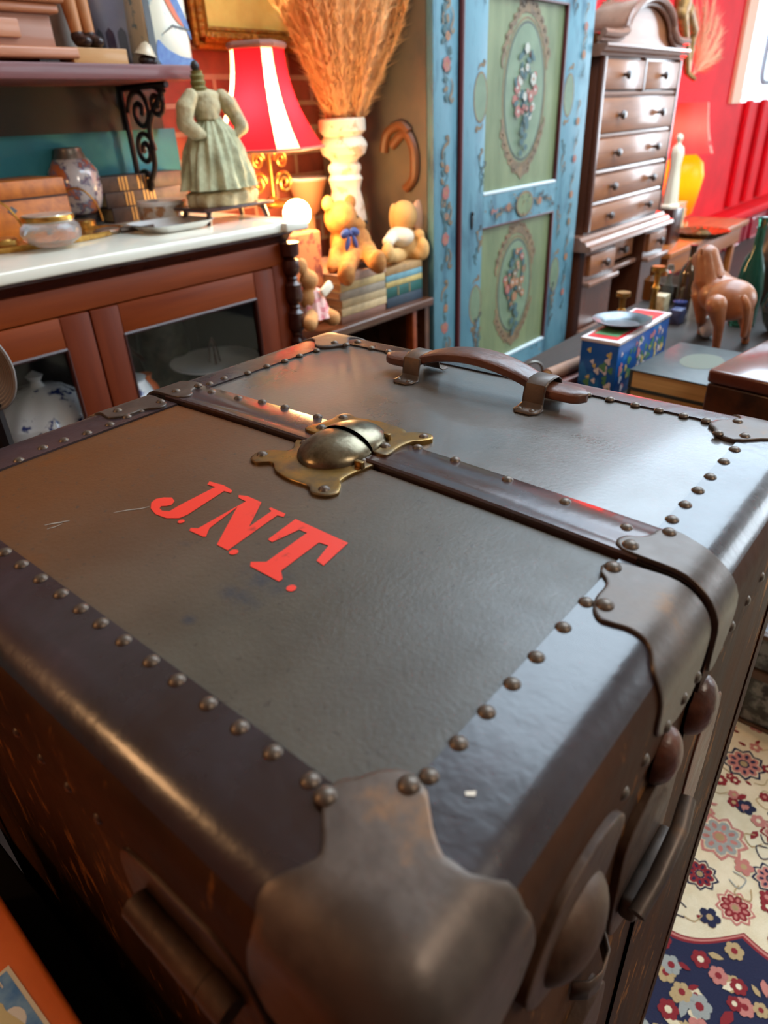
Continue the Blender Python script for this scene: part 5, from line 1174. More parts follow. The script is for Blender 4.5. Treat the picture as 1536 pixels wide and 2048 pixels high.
# lower moulding and stepped base with small drawers
mb = MB(); low = [(0,.69),(-.02,.688),(-.03,.674),(-.055,.668),(-.062,.652),(-.085,.648),(-.088,.632),(-.075,.622),(0,.622)]
mb.prism(low, lambda a, b, t: Vector((t, YC+.02+a, b)), CX0-.08, CX1+.06); mb.box((CX0-.08, YC+.02, .622), (CX1+.06, 2.14, .69)); mb.build('waist_moulding', M_mo, ch)
for i, (x0, x1, dz, yo) in enumerate(((CX0-.06, CX0+.30, .40, -.05), (CX0+.31, CX0+.70, .48, .02), (CX0+.71, CX1+.05, .40, -.05))):
    MB().box((x0, YC+yo+.02, .622-.62 if i != 1 else .5), (x1, 2.13, .621)).build('base_block', M_chz, ch)
    d = MB().box((x0+.03, YC+yo, .50), (x1-.03, YC+yo+.03, .60), .004).build('drawer', M_ch, ch); RL[d.name] = RL[ch.name]; knob((x0+x1)/2, .55, d, YC+yo, 1.1)
    MB().box((x0, YC+yo-.02, .45), (x1, YC+yo+.03, .475), .006, 3).build('rail_moulding', M_mo, ch)
MB().box((CX0-.10, YC-.16, .20), (CX0+.22, YC-.04, .235), .008).build('foot_shelf', M_mo, ch)
# on top of the chest
q = aty(1215, 40, YC+.34); gd = thing('glass_cloche', 'glass dome over a dried plant on the left shoulder of the tall chest', 'cloche', (CX0+.02, YC+.25, 1.536))
c = Vector((q.x, YC+.34, 1.537)); MB().lathe([(.085,0),(.09,.008),(.08,.02)], c, 32).build('base', M_kn, gd)
MB().lathe([(.075,.02),(.078,.12),(.07,.19),(.045,.24),(.0001,.26)], c, 32).build('dome', mat('thin_glass', (245, 250, 250), .03, trans=1, ior=1.08), gd)
mb = MB()
for i in range(26):
    a = i*2.4; mb.ball(c+Vector((.04*cos(a)*(i % 5)/4, .04*sin(a)*(i % 5)/4, .06+.005*i)), (.012, .012, .012), 8, 6)
mb.build('dried_flowers', mat('dried_moss', (110, 92, 66), .9), gd)
# ================================================================== FAR RIGHT: red corner
yR = 2.0
# gilded hanging cherub
q = aty(1370, 80, 1.95); m_ = mpp(q); P_ = lambda u, v, dy=0: aty(u, v, 1.95+dy)
cb_ = thing('gilded_cherub', 'long gilded wooden figure hanging above the right end of the tall chest', 'figure', (q.x, 1.95, 1.4))
mb = MB(); mb.ball(P_(1368, -10), (24*m_, 16*m_, 44*m_)); limb(mb, P_(1372, 20), P_(1384, 62), 15*m_, 13*m_); limb(mb, P_(1360, 25), P_(1372, 100), 15*m_, 9*m_); limb(mb, P_(1384, 62), P_(1376, 140), 11*m_, 6*m_); limb(mb, P_(1372, 100), P_(1374, 145), 9*m_, 6*m_)
limb(mb, P_(1374, 146), P_(1388, 158, -.04), 6*m_, 5*m_); mb.ball(P_(1366, -64), (22*m_, 20*m_, 24*m_))
blob(mb, 'body', mat('worn_gilding', (164, 122, 66), .45, .5, (120, 84, 46), 30, 5), cb_, .008, 3)
MB().tube([P_(1366, -80), Vector((P_(1366, -80).x, 1.95, 2.99))], .003, 6).build('cord', M_iron, cb_)
# pale pampas spray against the red wall
mb = MB(); rp = random.Random(9); b0 = aty(1385, 150, 2.08); tips = [(1392, 20), (1410, 15), (1425, 12), (1432, 40), (1438, 70), (1430, 95), (1436, 110), (1405, 60)]
for (u, v) in tips:
    e0 = aty(u, v, 2.08); pts = [b0.lerp(e0, t)+Vector((0, -.02*sin(pi*t), 0)) for t in [i/10 for i in range(11)]]; mb.tube(pts, .0015, 3)
    for _ in range(160):
        t = rp.uniform(.15, 1); i = min(9, int(t*10)); p = pts[i].lerp(pts[i+1], t*10-i); tg = (pts[i+1]-pts[i]).normalized(); a2 = rp.uniform(0, 6.28); sd = tg.cross(Vector((cos(a2), sin(a2), .3))).normalized(); ln = rp.uniform(.05, .12)
        mb.add([p-sd.cross(tg)*.003, p+sd.cross(tg)*.003, p+tg*ln+sd*ln*.5], [(0,1,2)])
tag(mb.build('pale_grass_spray', mat('pale_peach_plume', (226, 170, 132), .95), None, smooth=0), 'pale peach grass spray against the red wall right of the gilded figure', 'dried grass', kind='stuff')
# console / side table with the red lamp on it
tz = .40
cs = thing('console_table', 'small orange-brown console table holding books and a scalloped dish by the red wall', 'table', (5.6, 1.6, 0))
qa, qb_ = aty(1320, 490, 1.5), aty(1450, 470, 1.5)
M_hon = wood('honey_pine', (176, 100, 44), (146, 78, 34), 'x', .35, 4)
tz = .43; xa_, xb2 = 4.62, 6.3; ya_ = 1.56
MB().box((xa_, ya_, tz-.04), (xb2, 2.15, tz), .006, 3).build('table_top', M_hon, cs); MB().box((xa_+.06, ya_+.03, tz-.16), (xb2-.06, 2.12, tz-.04), .003).build('apron', M_hon, cs)
for x in (xa_+.08, xb2-.12):
    for y in (ya_+.05, 2.08): MB().box((x, y, 0), (x+.05, y+.05, tz-.15), .004).build('leg', M_hon, cs)
def on_c(u, v, z=tz): return atz(u, v, z)
yl = 1.98; q = aty(1385, 420, yl); ml = mpp(aty(1385, 300, yl)); zc_ = lambda v: aty(1385, v, yl).z
rl = thing('red_globe_lamp', 'lamp with orange glowing globe base and red shade in front of the red wall', 'lamp', (q.x, yl, tz))
M_shr2 = bpy.data.materials.new('scarlet_shade'); M_shr2.use_nodes = True; shade_mat(M_shr2, (226, 34, 40), .55)
M_or2 = bpy.data.materials.new('orange_glass'); M_or2.use_nodes = True; shade_mat(M_or2, (255, 120, 20), .7, .3)
xl_ = aty(1372, 300, yl).x
MB().lathe([(50*ml, zc_(304)), (36*ml, zc_(262)), (27*ml, zc_(205))], (xl_, yl, 0), 40).build('lamp_shade', M_shr2, rl)
mb = MB(); mb.grid([[Vector((xl_+r*ml*cos(a), yl+r*ml*sin(a), zc_(v))) for a in (-1.42, -1.56, -1.70)] for r, v in ((50.6, 304), (43, 284), (37, 262), (32, 235), (28, 206))]); mb.build('shade_stripe', M_shw, rl)
MB().lathe([(20*ml, zc_(420)),(30*ml, zc_(415)),(34*ml, zc_(396)),(38*ml, zc_(370)),(41*ml, zc_(346)),(36*ml, zc_(322)),(20*ml, zc_(306)),(6*ml, zc_(302))], (xl_, yl, 0), 40).build('globe_base', M_or2, rl)
MB().lathe([(.10, tz),(.10, tz+.02),(.03, tz+.04),(.03, zc_(418))], (xl_, yl, 0), 24).build('foot', M_gold, rl)
point_light('scarlet_lamp_bulb', (xl_, yl, zc_(262)), 40, (1.0, .42, .20), .04); point_light('globe_base_bulb', (xl_, yl, zc_(350)), 10, (1.0, .42, .10), .05)
# ivory statuette
ys_ = 1.75; q = aty(1338, 410, ys_); ms = mpp(q); zs3 = lambda v: aty(1340, v, ys_).z
sv = thing('ivory_statuette', 'slender ivory-white draped statuette left of the glowing orange globe', 'statuette', (q.x, ys_, zs3(414))); solo('wooden_pedestal', MB().box((q.x-.09, ys_-.07, tz), (q.x+.09, ys_+.07, zs3(414)-.0005), .004), M_mahd, 'dark wooden block on the console table under the ivory statuette', 'pedestal')

MB().lathe([(20*ms, zs3(414)),(20*ms, zs3(410)),(15*ms, zs3(406)),(15*ms, zs3(400)),(12*ms, zs3(360)),(10*ms, zs3(335)),(13*ms, zs3(310)),(11*ms, zs3(298)),(5*ms, zs3(291)),(4.5*ms, zs3(286))], (q.x, ys_, 0), 32, wob=lambda t, z: 1+.04*cos(7*t)).build('draped_body', mat('ivory', (222, 206, 178), .5), sv)
MB().ball((q.x, ys_, zs3(279)), (7*ms, 7*ms, 8*ms)).build('head', mat('ivory', (222, 206, 178), .5), sv)
# book stack on the console
z = tz; q0 = aty(1372, 462, 1.62)
for i, (c1, lb) in enumerate((((206, 176, 128), 'bottom'), ((196, 170, 120), 'second'), ((190, 150, 110), 'third'), ((212, 190, 150), 'top'))):
    xx = aty(1368, 455, 1.62).x; xe = aty(1422, 440, 1.62).x
    book('console_book', 'blue-spined cream book on the console table under the red lamp, %s of four' % lb, 'book', (xx, 1.80, z), xe-xx-.02*(i % 2), .26, .050, 0, C_('cream_boards_%s' % ('abcd'[i]), c1), 'books under the red lamp', spine='+y')
    z += .0505
# brass scalloped dish
q = atz(1390, 505, tz+.0); md = mpp(q); 
sd_ = thing('scalloped_dish', 'dark brass footed dish with scalloped rim in front of the console books', 'dish', (q.x, ya_+.10, tz)); qq = aty(1402, 470, ya_+.06)
yy_ = ya_+.06; hh = aty(1400, 462, yy_).z
MB().lathe([(.07,tz),(.06,tz+.01),(.03,tz+.03),(.03,max(hh-.09, tz+.04)),(.10,hh-.05),(.17,hh-.015),(.185,hh),(.17,hh-.008),(.05,hh-.06),(.0001,hh-.062)], (qq.x, yy_, 0), 72, wob=lambda t, z: 1+.04*cos(24*t)).build('bowl', mat('dark_brass', (112, 84, 48), .35, .8), sd_)

# ================================================================== TABLE BEHIND THE TRUNK with bric-a-brac
ZQ = .66
tt = thing('display_table', 'low display table behind the trunk loaded with the blue tin box, books and carved horse', 'table', (1.2, .3, 0))
MB().box((1.12, .25, ZQ-.035), (2.75, .90, ZQ), .006, 3).build('table_top', wood('table_oak', (44, 28, 20), (32, 22, 16), 'x', .6, 5, coat=0), tt)
for x in (1.18, 2.66):
    for y in (.30, .84): MB().box((x-.03, y-.03, .0088), (x+.03, y+.03, ZQ-.035), .004).build('leg', M_mahd, tt)
# blue tin box with decoupage pattern
ZX = .80; c0 = atz(1240, 682, ZX); cl = atz(1168, 668, ZX); cr = atz(1340, 622, ZX)
bl = thing('blue_tin_box', 'bright blue printed tin box with red and white rimmed top behind the trunk', 'box', (c0.x, c0.y, ZQ))
W_, D_ = (cr-c0).length, (cl-c0).length; ZB0 = ZQ
M_bb = mat('bright_blue_print', (18, 88, 168), .3, 0, (40, 120, 190), 14, 3, lo=.55, hi=.6, coat=.3); M_bp = mat('pink_print_paint', (206, 130, 140), .4); M_bgn = mat('green_print_paint', (86, 140, 96), .4); M_by = mat('yellow_print_paint', (216, 190, 110), .4); M_brd = mat('red_print_paint', (206, 40, 44), .35); M_bwh = mat('white_print_paint', (226, 214, 214), .35)
mb = MB(); x0, y0 = c0.x, c0.y; x1, y1 = x0+W_, y0+D_
mb.box((x0, y0, ZB0), (x1, y1, ZX-.012), .002, mi=0)
rb_ = random.Random(21); cs_ = (1, 2, 3, 5, 3, 2); dd = .0004
for _ in range(80):
    u = rb_.uniform(.02, W_-.02); v = rb_.uniform(ZB0+.01, ZX-.03); dd += 1e-5; mi = rb_.choice(cs_); r = rb_.uniform(.005, .012)
    mb.add([Vector((x0+u+r*(1+.3*cos(3*t))*cos(t)*.8, y0-dd, v+r*(1+.3*cos(3*t))*sin(t))) for t in [2*pi*i/14 for i in range(14)]], [tuple(range(14))], mi)
for _ in range(16):
    u = rb_.uniform(.012, D_-.012); v = rb_.uniform(ZB0+.01, ZX-.03); dd += 1e-5; mi = rb_.choice((2, 3, 3, 5)); r = rb_.uniform(.005, .011)
    mb.add([Vector((x0-dd, y0+u+r*(1+.3*cos(3*t))*cos(t)*.8, v+r*(1+.3*cos(3*t))*sin(t))) for t in [2*pi*i/14 for i in range(14)]], [tuple(range(14))], mi)
mb.build('printed_body', [M_bb, M_bp, M_bgn, M_by, M_brd, M_bwh], bl, weld=False)
mb = MB(); mb.box((x0-.002, y0-.002, ZX-.012), (x1+.002, y1+.002, ZX-.004), .001, mi=0); mb.box((x0+.012, y0+.010, ZX-.004), (x1-.012, y1-.008, ZX-.003), 0, mi=1); mb.box((x0+.035, y0+.02, ZX-.003), (x1-.06, y1-.014, ZX-.0022), 0, mi=2)
mb.build('lid', [M_bwh, M_brd, M_bgn], bl, weld=False)
q = atz(1250, 628, ZX+.012); rp_ = 56*mpp(q)
pp_ = thing('pewter_plate', 'dull pewter plate lying on top of the blue tin box', 'plate', (q.x-.02, q.y, ZX)); c = Vector((x0+W_*.40, y0+D_*.55, ZX-.002))
MB().lathe([(rp_*.5,0),(rp_*.62,.003),(rp_*.75,.012),(rp_,.016),(rp_,.018),(rp_*.74,.0145),(rp_*.6,.006),(.0001,.005)], c, 48).build('plate_body', mat('pewter', (124, 130, 134), .32, .8, (90, 96, 100), 20, 4), pp_)
# two black books with cream pages
for i, (v0, z0, lb) in enumerate(((0, ZQ, 'lower of the two thick black books with cream pages behind the trunk'), (0, ZQ+.044, 'upper thick black book with a faded gold oval on its cover behind the trunk'))):
    zt2 = ZQ+.088; n0 = atz(1262, 738, zt2); n1 = atz(1425, 772, zt2); fr2 = atz(1312, 682, zt2)
    Dy = (n1-n0).length; Lx = .26; ang = atan2(n1.y-n0.y, n1.x-n0.x)
    t = thing('black_book', lb, 'book', (n0.x, n0.y, z0), 'thick black books behind the trunk'); c = Vector((n0.x, n0.y, z0)); ex = (n1-n0).normalized(); ex.z = 0; ey = Vector((-ex.y, ex.x, 0)); h = .0435
    def bb(a, b, nm, m, bev=0):
        mb = MB(); mb.box(a, b, bev); mb.v = [tuple(c+ex*p[0]+ey*p[1]+Vector((0, 0, p[2]))) for p in mb.v]; return mb.build(nm, m, t)
    Mb = mat('black_bookcloth', (48, 54, 54), .45, 0, (62, 68, 66), 40, 4)
    bb((0, 0, 0), (Dy, Lx, .0035), 'cover', Mb, .001); bb((0, 0, h-.0035), (Dy, Lx, h), 'cover', Mb, .001); bb((.004, .004, .0035), (Dy-.002, Lx-.004, h-.0035), 'page_block', mat('cream_pages', (226, 186, 124), .85, 0, (200, 158, 100), 3, 3, (1, 1, 120)))
    bb((-.003, 0, 0), (.004, Lx, h), 'spine', Mb, .002)
    if i:
        mb = MB(); ce = c+ex*Dy*.55+ey*Lx*.55+Vector((0, 0, h+.0004)); mb.add([ce+ex*.045*cos(a)+ey*.06*sin(a) for a in [2*pi*k/24 for k in range(24)]], [tuple(range(24))]); mb.build('gilt_oval', mat('faded_gold_print', (82, 86, 66), .5), t)
# wooden box with brass fittings at the right edge
ZW = .82; a0 = atz(1420, 738, ZW); a1 = atz(1530, 762, ZW); ex = (a1-a0).normalized(); ey = Vector((-ex.y, ex.x, 0)); Wd = .15
wb = thing('writing_box', 'dark walnut box with polished lid and brass fittings at the right edge', 'box', (a0.x, a0.y, ZW-.16)); c = Vector((a0.x, a0.y, ZW-.16))
def bx2(a, b, nm, m, bev=0):
    mb = MB(); mb.box(a, b, bev, 3); mb.v = [tuple(c+ex*p[0]+ey*p[1]+Vector((0, 0, p[2]))) for p in mb.v]; return mb.build(nm, m, wb)
ln = (a1-a0).length
bx2((0, 0, 0), (ln+.10, .34, .132), 'body', mat('dark_burl', (86, 46, 22), .3, 0, (44, 24, 14), 16, 6, coat=.4, lo=.38, hi=.62), .003)
bx2((-.002, -.002, .134), (ln+.102, .342, .16), 'lid', mat('polished_rosewood', (104, 56, 42), .2, 0, (84, 42, 32), 10, 6, coat=.7), .006)
bx2((.085, .10, .16), (.115, .17, .163), 'brass_fitting', M_gold, .001); bx2((.07, .21, .16), (.11, .25, .164), 'brass_fitting', M_gold, .001)
bx2((-.0024, .14, .11), (-.0005, .17, .15), 'brass_fitting', M_gold, 0)
if ln+.1 > 0: pass
# carved horse
q = atz(1440, 690, ZQ); mh = mpp(q); yh_ = q.y; hz = thing('carved_horse', 'light brown carved wooden horse seen from behind on the display table', 'carving', (q.x, q.y, ZQ))
xp = q.x
def Hh(u, v, dy=0): return aty(u, v, yh_+dy)
M_hor = mat('carved_fruitwood', (170, 104, 60), .42, 0, (140, 80, 44), 18, 6, coat=.2)
mb = MB()
mb.ball(Hh(1462, 600, -.02), (42*mh, 44*mh, 38*mh)); mb.ball(Hh(1444, 590, .02), (40*mh, 44*mh, 36*mh)); mb.ball(Hh(1425, 575, .06), (34*mh, 40*mh, 36*mh))
for i in range(6):
    t = i/5; mb.ball(Hh(1420-6*t, 560-45*t, .06+.02*t), ((28-6*t)*mh, (30-8*t)*mh, 24*mh))
mb.ball(Hh(1410, 520, .09), (20*mh, 26*mh, 20*mh)); limb(mb, Hh(1408, 520, .09), Hh(1402, 548, .15), 15*mh, 10*mh)
for s_ in (-8, 9): mb.ball(Hh(1412+s_, 502, .08), (5*mh, 4*mh, 9*mh))
for (u0, v0, d0, u1, v1, u2, v2) in ((1432, 610, -.02, 1438, 650, 1434, 690), (1488, 612, -.05, 1492, 655, 1486, 700), (1402, 590, .08, 1402, 640, 1398, 684), (1432, 590, .10, 1428, 640, 1426, 690)):
    a, b, c_ = Hh(u0, v0, d0), Hh(u1, v1, d0-.01), Hh(u2, v2, d0); c_ = Vector((c_.x, c_.y, ZQ+.012)); limb(mb, a, b, 19*mh, 10*mh); limb(mb, b, c_, 10*mh, 7*mh); limb(mb, c_, c_+Vector((0, 0, -.004)), 8*mh, 9*mh)
blob(mb, 'body', M_hor, hz, .0045, 5)
mb = MB(); pts = catmull([Hh(1486, 592, -.07), Hh(1494, 612, -.085), Hh(1492, 640, -.08), Hh(1486, 672, -.075)], 5, False); mb.tube(pts, [.007+.003*sin(pi*i/(len(pts)-1)) for i in range(len(pts))], 10); mb.build('tail', M_hor, hz)
mb = MB(); pts = catmull([Hh(1420, 508, .07), Hh(1432, 530, .05), Hh(1440, 555, .03)], 5, False); mb.tube(pts, .008, 8); mb.build('mane', M_hor, hz)
# plinth under the horse
# green bottle and dark glassware on the table
q = atz(1482, 668, ZQ); mg = mpp(q); zt3 = aty(1482, 468, q.y).z
bt = MB().lathe([(22*mg,ZQ),(26*mg,ZQ+.006),(27*mg,ZQ+(zt3-ZQ)*.35),(22*mg,ZQ+(zt3-ZQ)*.55),(9*mg,ZQ+(zt3-ZQ)*.72),(8*mg,ZQ+(zt3-ZQ)*.94),(10*mg,zt3-.008),(10*mg,zt3)], (q.x+.10, q.y+.03, 0), 28)
solo('green_bottle', bt, mat('bottle_green_glass', (60, 120, 96), .05, trans=.75, ior=1.3), 'tall green glass bottle right of the carved horse', 'bottle')
for i, (u, v, h, r, c1, nm, lb, ct) in enumerate((
    (1400, 600, .11, .040, (200, 180, 160), 'glass_dome', 'clear glass dome with gold glints left of the carved horse', 'dome'),
    (1330, 570, .13, .016, (196, 200, 190), 'glass_decanter', 'slim clear decanter behind the blue tin box', 'decanter'),
    (1298, 560, .11, .026, (84, 50, 24), 'amber_bottle', 'dark amber bottle behind the pewter plate', 'bottle'),
    (1355, 600, .055, .024, (44, 52, 90), 'blue_pot', 'small dark blue pot between the tin box and the glass dome', 'pot'))):
    q = atz(u, v+38, ZQ); c = (q.x, q.y, ZQ); pf = {'glass_dome': [(r,0),(r,.5*h),(r*.8,.8*h),(r*.4,.96*h),(.0001,h)], 'glass_decanter': [(r*1.2,0),(r*1.3,.4*h),(r*.5,.6*h),(r*.45,.8*h),(r*.8,.85*h),(r*.6,h),(.0001,h)],
        'amber_bottle': [(r,0),(r,.6*h),(r*.4,.75*h),(r*.4,h)], 'blue_pot': [(r*.8,0),(r,.4*h),(r*.8,.8*h),(r*.9,h)]}[nm]
    solo(nm, MB().lathe(pf, c, 28), mat(nm+'_glass', c1, .06, trans=.0 if nm in ('blue_pot', 'amber_bottle') else .9, ior=1.15), lb, ct)
# dark crowded bric-a-brac at the far right
q = atz(1520, 640, ZQ); r_ = .05
dv = thing('dark_vase', 'dark glossy bulbous vase at the right edge behind the bottle', 'vase', (q.x, q.y, ZQ))
q = Vector((2.25, .40, ZQ)); MB().lathe([(.04,0),(.06,.03),(.075,.08),(.06,.13),(.03,.17),(.028,.21),(.04,.225)], (q.x, q.y, ZQ), 32).build('body', mat('dark_mottled_glass', (34, 40, 38), .1, 0, (90, 100, 100), 40, 5, lo=.5, hi=.64, coat=.6), dv)
q2 = Vector((2.62, .55, ZQ)); solo('brown_urn', MB().lathe([(.04,0),(.055,.05),(.07,.14),(.05,.22),(.03,.26),(.045,.28)], q2, 32), mat('brown_figured_glaze', (92, 66, 48), .3, 0, (50, 44, 38), 30, 5), 'brown mottled urn at the right edge beyond the dark vase', 'urn')
for (u, v, dx, dy, dz, c1, nm, lb, ct) in ((1352, 632, .045, .035, .045, (36, 46, 84), 'navy_tin', 'small navy tin stacked low left of the carved horse', 'tin'), (1318, 612, .05, .04, .06, (176, 158, 120), 'cream_carton', 'small cream carton behind the corner of the blue tin box', 'box')):
    q = atz(u, v+14, ZQ); solo(nm, MB().box((q.x-dx/2, q.y-dy/2, ZQ), (q.x+dx/2, q.y+dy/2, ZQ+dz), .003), mat(nm+'_print', c1, .4, 0, tuple(min(255, k+40) for k in c1), 60), lb, ct)
q = atz(1400, 684, ZQ); solo('white_egg', MB().ball((q.x+.05, q.y, ZQ+.032), (.024, .024, .032)), M_wht, 'white egg-shaped ornament seen between the legs of the carved horse', 'ornament')
for (x, y, h, r, c1, lb) in ((2.42, .56, .26, .034, (26, 46, 40), 'dark green bottle at the right edge just behind the tall green one'), (2.50, .46, .30, .036, (34, 30, 26), 'blackish bottle at the right edge beyond the tall green one'), (2.40, .74, .20, .030, (60, 40, 24), 'brown bottle standing behind the carved horse')):
    solo('dark_bottle', MB().lathe([(r*.9,0),(r,.01),(r,.55*h),(r*.8,.66*h),(r*.35,.76*h),(r*.32,.96*h),(r*.42,h),(r*.3,h)], (x, y, ZQ), 24), mat('dark_bottle_glass_%d' % int(h*100), c1, .08, 0, tuple(k+50 for k in c1), 50, 3, lo=.6, hi=.7, coat=.7), lb, 'bottle')
for (x, y, h) in ((2.28, .80, .15), (2.02, .80, .12)):
    solo('brass_candlestick', MB().lathe([(.034,0),(.034,.006),(.012,.016),(.008,.5*h),(.013,.56*h),(.008,.62*h),(.010,.86*h),(.02,.9*h),(.02,h),(.008,h)], (x, y, ZQ), 24), M_gold, ('taller' if h > .13 else 'shorter')+' brass candlestick behind the pewter plate and blue tin box', 'candlestick')
gb = thing('wicker_basket', 'low dark wicker basket behind the pewter plate by the tall chest', 'basket', (2.50, .80, ZQ)); MB().lathe([(.05,0),(.08,.02),(.09,.06),(.085,.062),(.07,.02),(.0001,.012)], (2.52, .80, ZQ), 40, wob=lambda t, z: 1+.02*cos(20*t)).build('bowl', mat('dark_wicker', (70, 48, 32), .8, bump=1, bscale=120), gb)
# rolled paper, metal ring and grey tray in front of the wardrobe
q = atz(1080, 748, .69); a = atz(1100, 752, .70); b = atz(1190, 716, .70)
scz = .70; 
sv_ = thing('scroll_stand', 'reddish box under the rolled paper behind the handle end of the trunk', 'box', (b.x, b.y, ZQ))
e_ = (b-a); e_.z = 0; L_ = e_.length; e_.normalize(); n_ = Vector((-e_.y, e_.x, 0))
mb = MB(); mb.box((0, -.030, 0), (L_, .030, .028), .003); mb.v = [tuple(Vector((a.x, a.y, ZQ+.0005))+e_*p[0]+n_*p[1]+Vector((0, 0, p[2]))) for p in mb.v]; mb.build('box_body', mat('dull_red_leatherette', (128, 74, 64), .5), sv_)
rl2 = thing('paper_roll', 'rolled brown paper scroll lying behind the trunk near its handle', 'scroll', (a.x, a.y, ZQ+.03))
mb = MB(); c1 = Vector((a.x, a.y, ZQ+.029+.0155)); mb.tube([c1-e_*.01, c1+e_*(L_+.01)], .0155, 20); mb.build('paper', mat('kraft_paper', (166, 126, 100), .7, 0, (140, 104, 84), 20), rl2)
MB().tube([c1-e_*.012, c1-e_*.0100], .011, 16).build('paper_end', mat('cream_core', (224, 190, 140), .8), rl2)
q = atz(1070, 745, ZQ); 
tr2 = MB(); tr2.box((1.13, .56, ZQ+.0005), (1.33, .89, ZQ+.014), .005); 
solo('grey_tray', tr2, mat('grey_enamel', (120, 124, 126), .3), 'flat grey metal tray beside the paper roll behind the trunk', 'tray')
q = atz(1105, 712, .69); mb = MB(); e2 = Vector((.77, -.64, 0)); c = Vector((1.50, .80, ZQ+.026)); mb.tube([c+e2*.024*cos(t)+Vector((0, 0, .024*sin(t))) for t in [2*pi*i/24 for i in range(24)]], .0035, 8, closed=True)
solo('metal_ring', mb, mat('dull_steel_ring', (120, 116, 108), .35, .8), 'upright dull metal ring behind the rolled paper', 'ring')
# glass-fronted case with old photographs standing on the carpet
gx = 1.36; gc = thing('photo_case', 'glass-fronted case of old black and white photographs standing on the carpet behind the trunk', 'display case', (gx, 0, .009))
yy0, yy1 = -.22, .235; zt4 = .26
M_cf = wood('case_frame', (96, 64, 40), (74, 46, 30), 'y', .4, 6); M_ph = mat('photo_print', (150, 154, 148), .3, 0, (52, 56, 54), 34, 5, lo=.42, hi=.56, c3=(110, 116, 112))
mb = MB(); mb.box((gx+.012, yy0, .009), (gx+.08, yy1, zt4), .003); mb.build('back', M_kn, gc)
for z0, z1 in ((.012, .145), (.170, .255)):
    MB().box((gx+.006, yy0+.012, z0), (gx+.012, yy1-.012, z1)).build('photograph', M_ph, gc)
for z0, z1 in ((.009, .016), (.146, .168), (.254, .266)): MB().box((gx-.004, yy0, z0), (gx+.014, yy1, z1), .002).build('frame_rail', M_cf, gc)
MB().box((gx+.001, yy0+.005, .016), (gx+.003, yy1-.005, .254)).build('glass_front', M_pane, gc)

# ================================================================== NEAR LEFT: orange box with a postcard
zc5 = .80; b0 = atz(0, 1790, zc5); b1 = atz(165, 2048, zc5); ex = (b1-b0).normalized(); ey = Vector((ex.y, -ex.x, 0))
if ey.dot(Vector((0, 0, 0))-b0) < 0: ey = -ey
pb = thing('orange_box', 'orange-brown wooden box lid with a blue postcard on it in the lower left corner', 'box', (b0.x, b0.y, zc5-.14)); c = Vector((b0.x, b0.y, zc5))
def bx3(a, b, nm, m, bev=0):
    mb = MB(); mb.box(a, b, bev, 3); mb.v = [tuple(c+ex*p[0]+ey*p[1]+Vector((0, 0, p[2]))) for p in mb.v]; return mb.build(nm, m, pb)
bx3((-.12, 0, -.14), (.20, .24, 0), 'body', mat('orange_varnished_wood', (236, 118, 50), .4, 0, (214, 100, 40), 8, 5, coat=.2), .004)
pcx = .0
MB_ = MB(); P0 = atz(0, 1925, zc5); 
pcs = thing('postcard', 'blue postcard with a pale robed figure lying on the orange box', 'postcard', (b0.x, b0.y, zc5)); 
k0 = atz(18, 1932, zc5); k1 = atz(100, 2048, zc5); ex2 = (k1-k0).normalized(); ey2 = Vector((ex2.y, -ex2.x, 0))
if ey2.dot(ey) < 0: ey2 = -ey2
def card(pts, z, mi, mb): mb.add([k0+ex2*a+ey2*b+Vector((0, 0, z)) for a, b in pts], [tuple(range(len(pts)))], mi)
mb = MB(); card([(-.0, -.0), (.13, 0), (.13, .09), (0, .09)], .0010, 0, mb); card([(.0025, .0025), (.1275, .0025), (.1275, .0875), (.0025, .0875)], .0013, 1, mb)
for cx_, cy_, r in ((.012, .03, .009), (.034, .012, .006), (.02, .055, .010), (.045, .04, .008)): card([(cx_+r*1.4*cos(t), cy_+r*sin(t)) for t in [2*pi*i/12 for i in range(12)]], .0015, 2, mb)
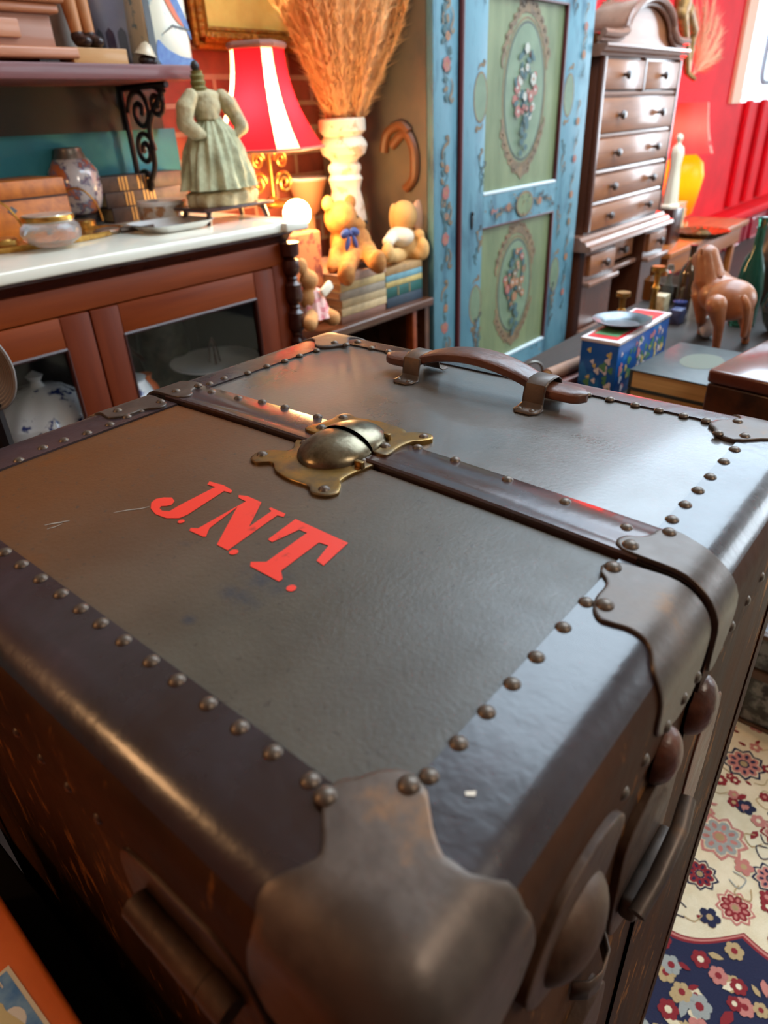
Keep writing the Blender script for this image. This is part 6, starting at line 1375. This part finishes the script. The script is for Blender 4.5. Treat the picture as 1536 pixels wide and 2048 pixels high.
card([(p.x, p.y) for p in catmull([Vector((a, b, 0)) for a, b in ((.014,.018),(.019,.013),(.026,.013),(.045,.009),(.07,.010),(.07,.022),(.045,.022),(.026,.020),(.020,.022))], 4)], .0017, 3, mb)
def strokes(L_, x, y, s):
    for (a, b), (c_, d) in L_:
        vx, vy = c_-a, d-b; l = sqrt(vx*vx+vy*vy); nx, ny = -vy/l*.10, vx/l*.10
        card([(x+(p)*s, y+(q_)*s) for p, q_ in ((a+nx, b+ny), (c_+nx, d+ny), (c_-nx, d-ny), (a-nx, b-ny))], .0019, 2, mb)
strokes([((0, .5), (1, .5)), ((0, 0), (0, 1))], .0060, .0175, .005); strokes([((0, 0), (1, 0)), ((0, .8), (1, .8)), ((.5, 0), (.5, .8))], .0060, .0085, .005)
mb.build('printed_card', [mat('card_border', (226, 218, 196), .5), mat('card_sky', (70, 130, 196), .45, 0, (130, 176, 216), 60, 4), mat('card_cloud', (226, 226, 220), .5), mat('card_figure', (206, 196, 150), .5)], pcs, weld=False)
dc = MB(); dc.box((-.40, .10, .0), (.058, 1.05, zc5-.1415), .004)  # unseen support added under the box; its black stands in for gap shade
solo('dark_gap_filler', dc, mat('gap_shade_black', (12, 10, 9), .8, spec=.1), 'black support added under the orange box to darken the gap beside the trunk', 'cabinet')
# grey woven basket rim at the left edge
q = atz(-40, 742, .93); wbk = thing('woven_basket', 'grey woven round object just entering at the left edge before the sideboard', 'basket', (0, 0, .55))
c = aty(-38, 742, .95); mb = MB(); rad_ = .046
e2 = Vector((.64, -.76, 0)); 
for k in range(9): mb.tube([c+e2*(rad_-.004*k)*cos(t)*.9+Vector((.002*k, .002*k, 0))+Vector((0, 0, (rad_*1.05-.004*k)*sin(t)*1.1)) for t in [2*pi*i/40 for i in range(40)]], .0026, 6, closed=True)
mb.build('woven_rim', mat('grey_wicker', (120, 112, 108), .8), wbk)
mb = MB(); mb.tube([Vector((c.x, c.y, 0.0)), Vector((c.x, c.y, c.z-.045))], .01, 8); mb.build('stand_pole', M_iron, wbk); MB().lathe([(.10,0),(.10,.012),(.02,.02)], (c.x, c.y, 0), 24).build('stand_base', M_iron, wbk)
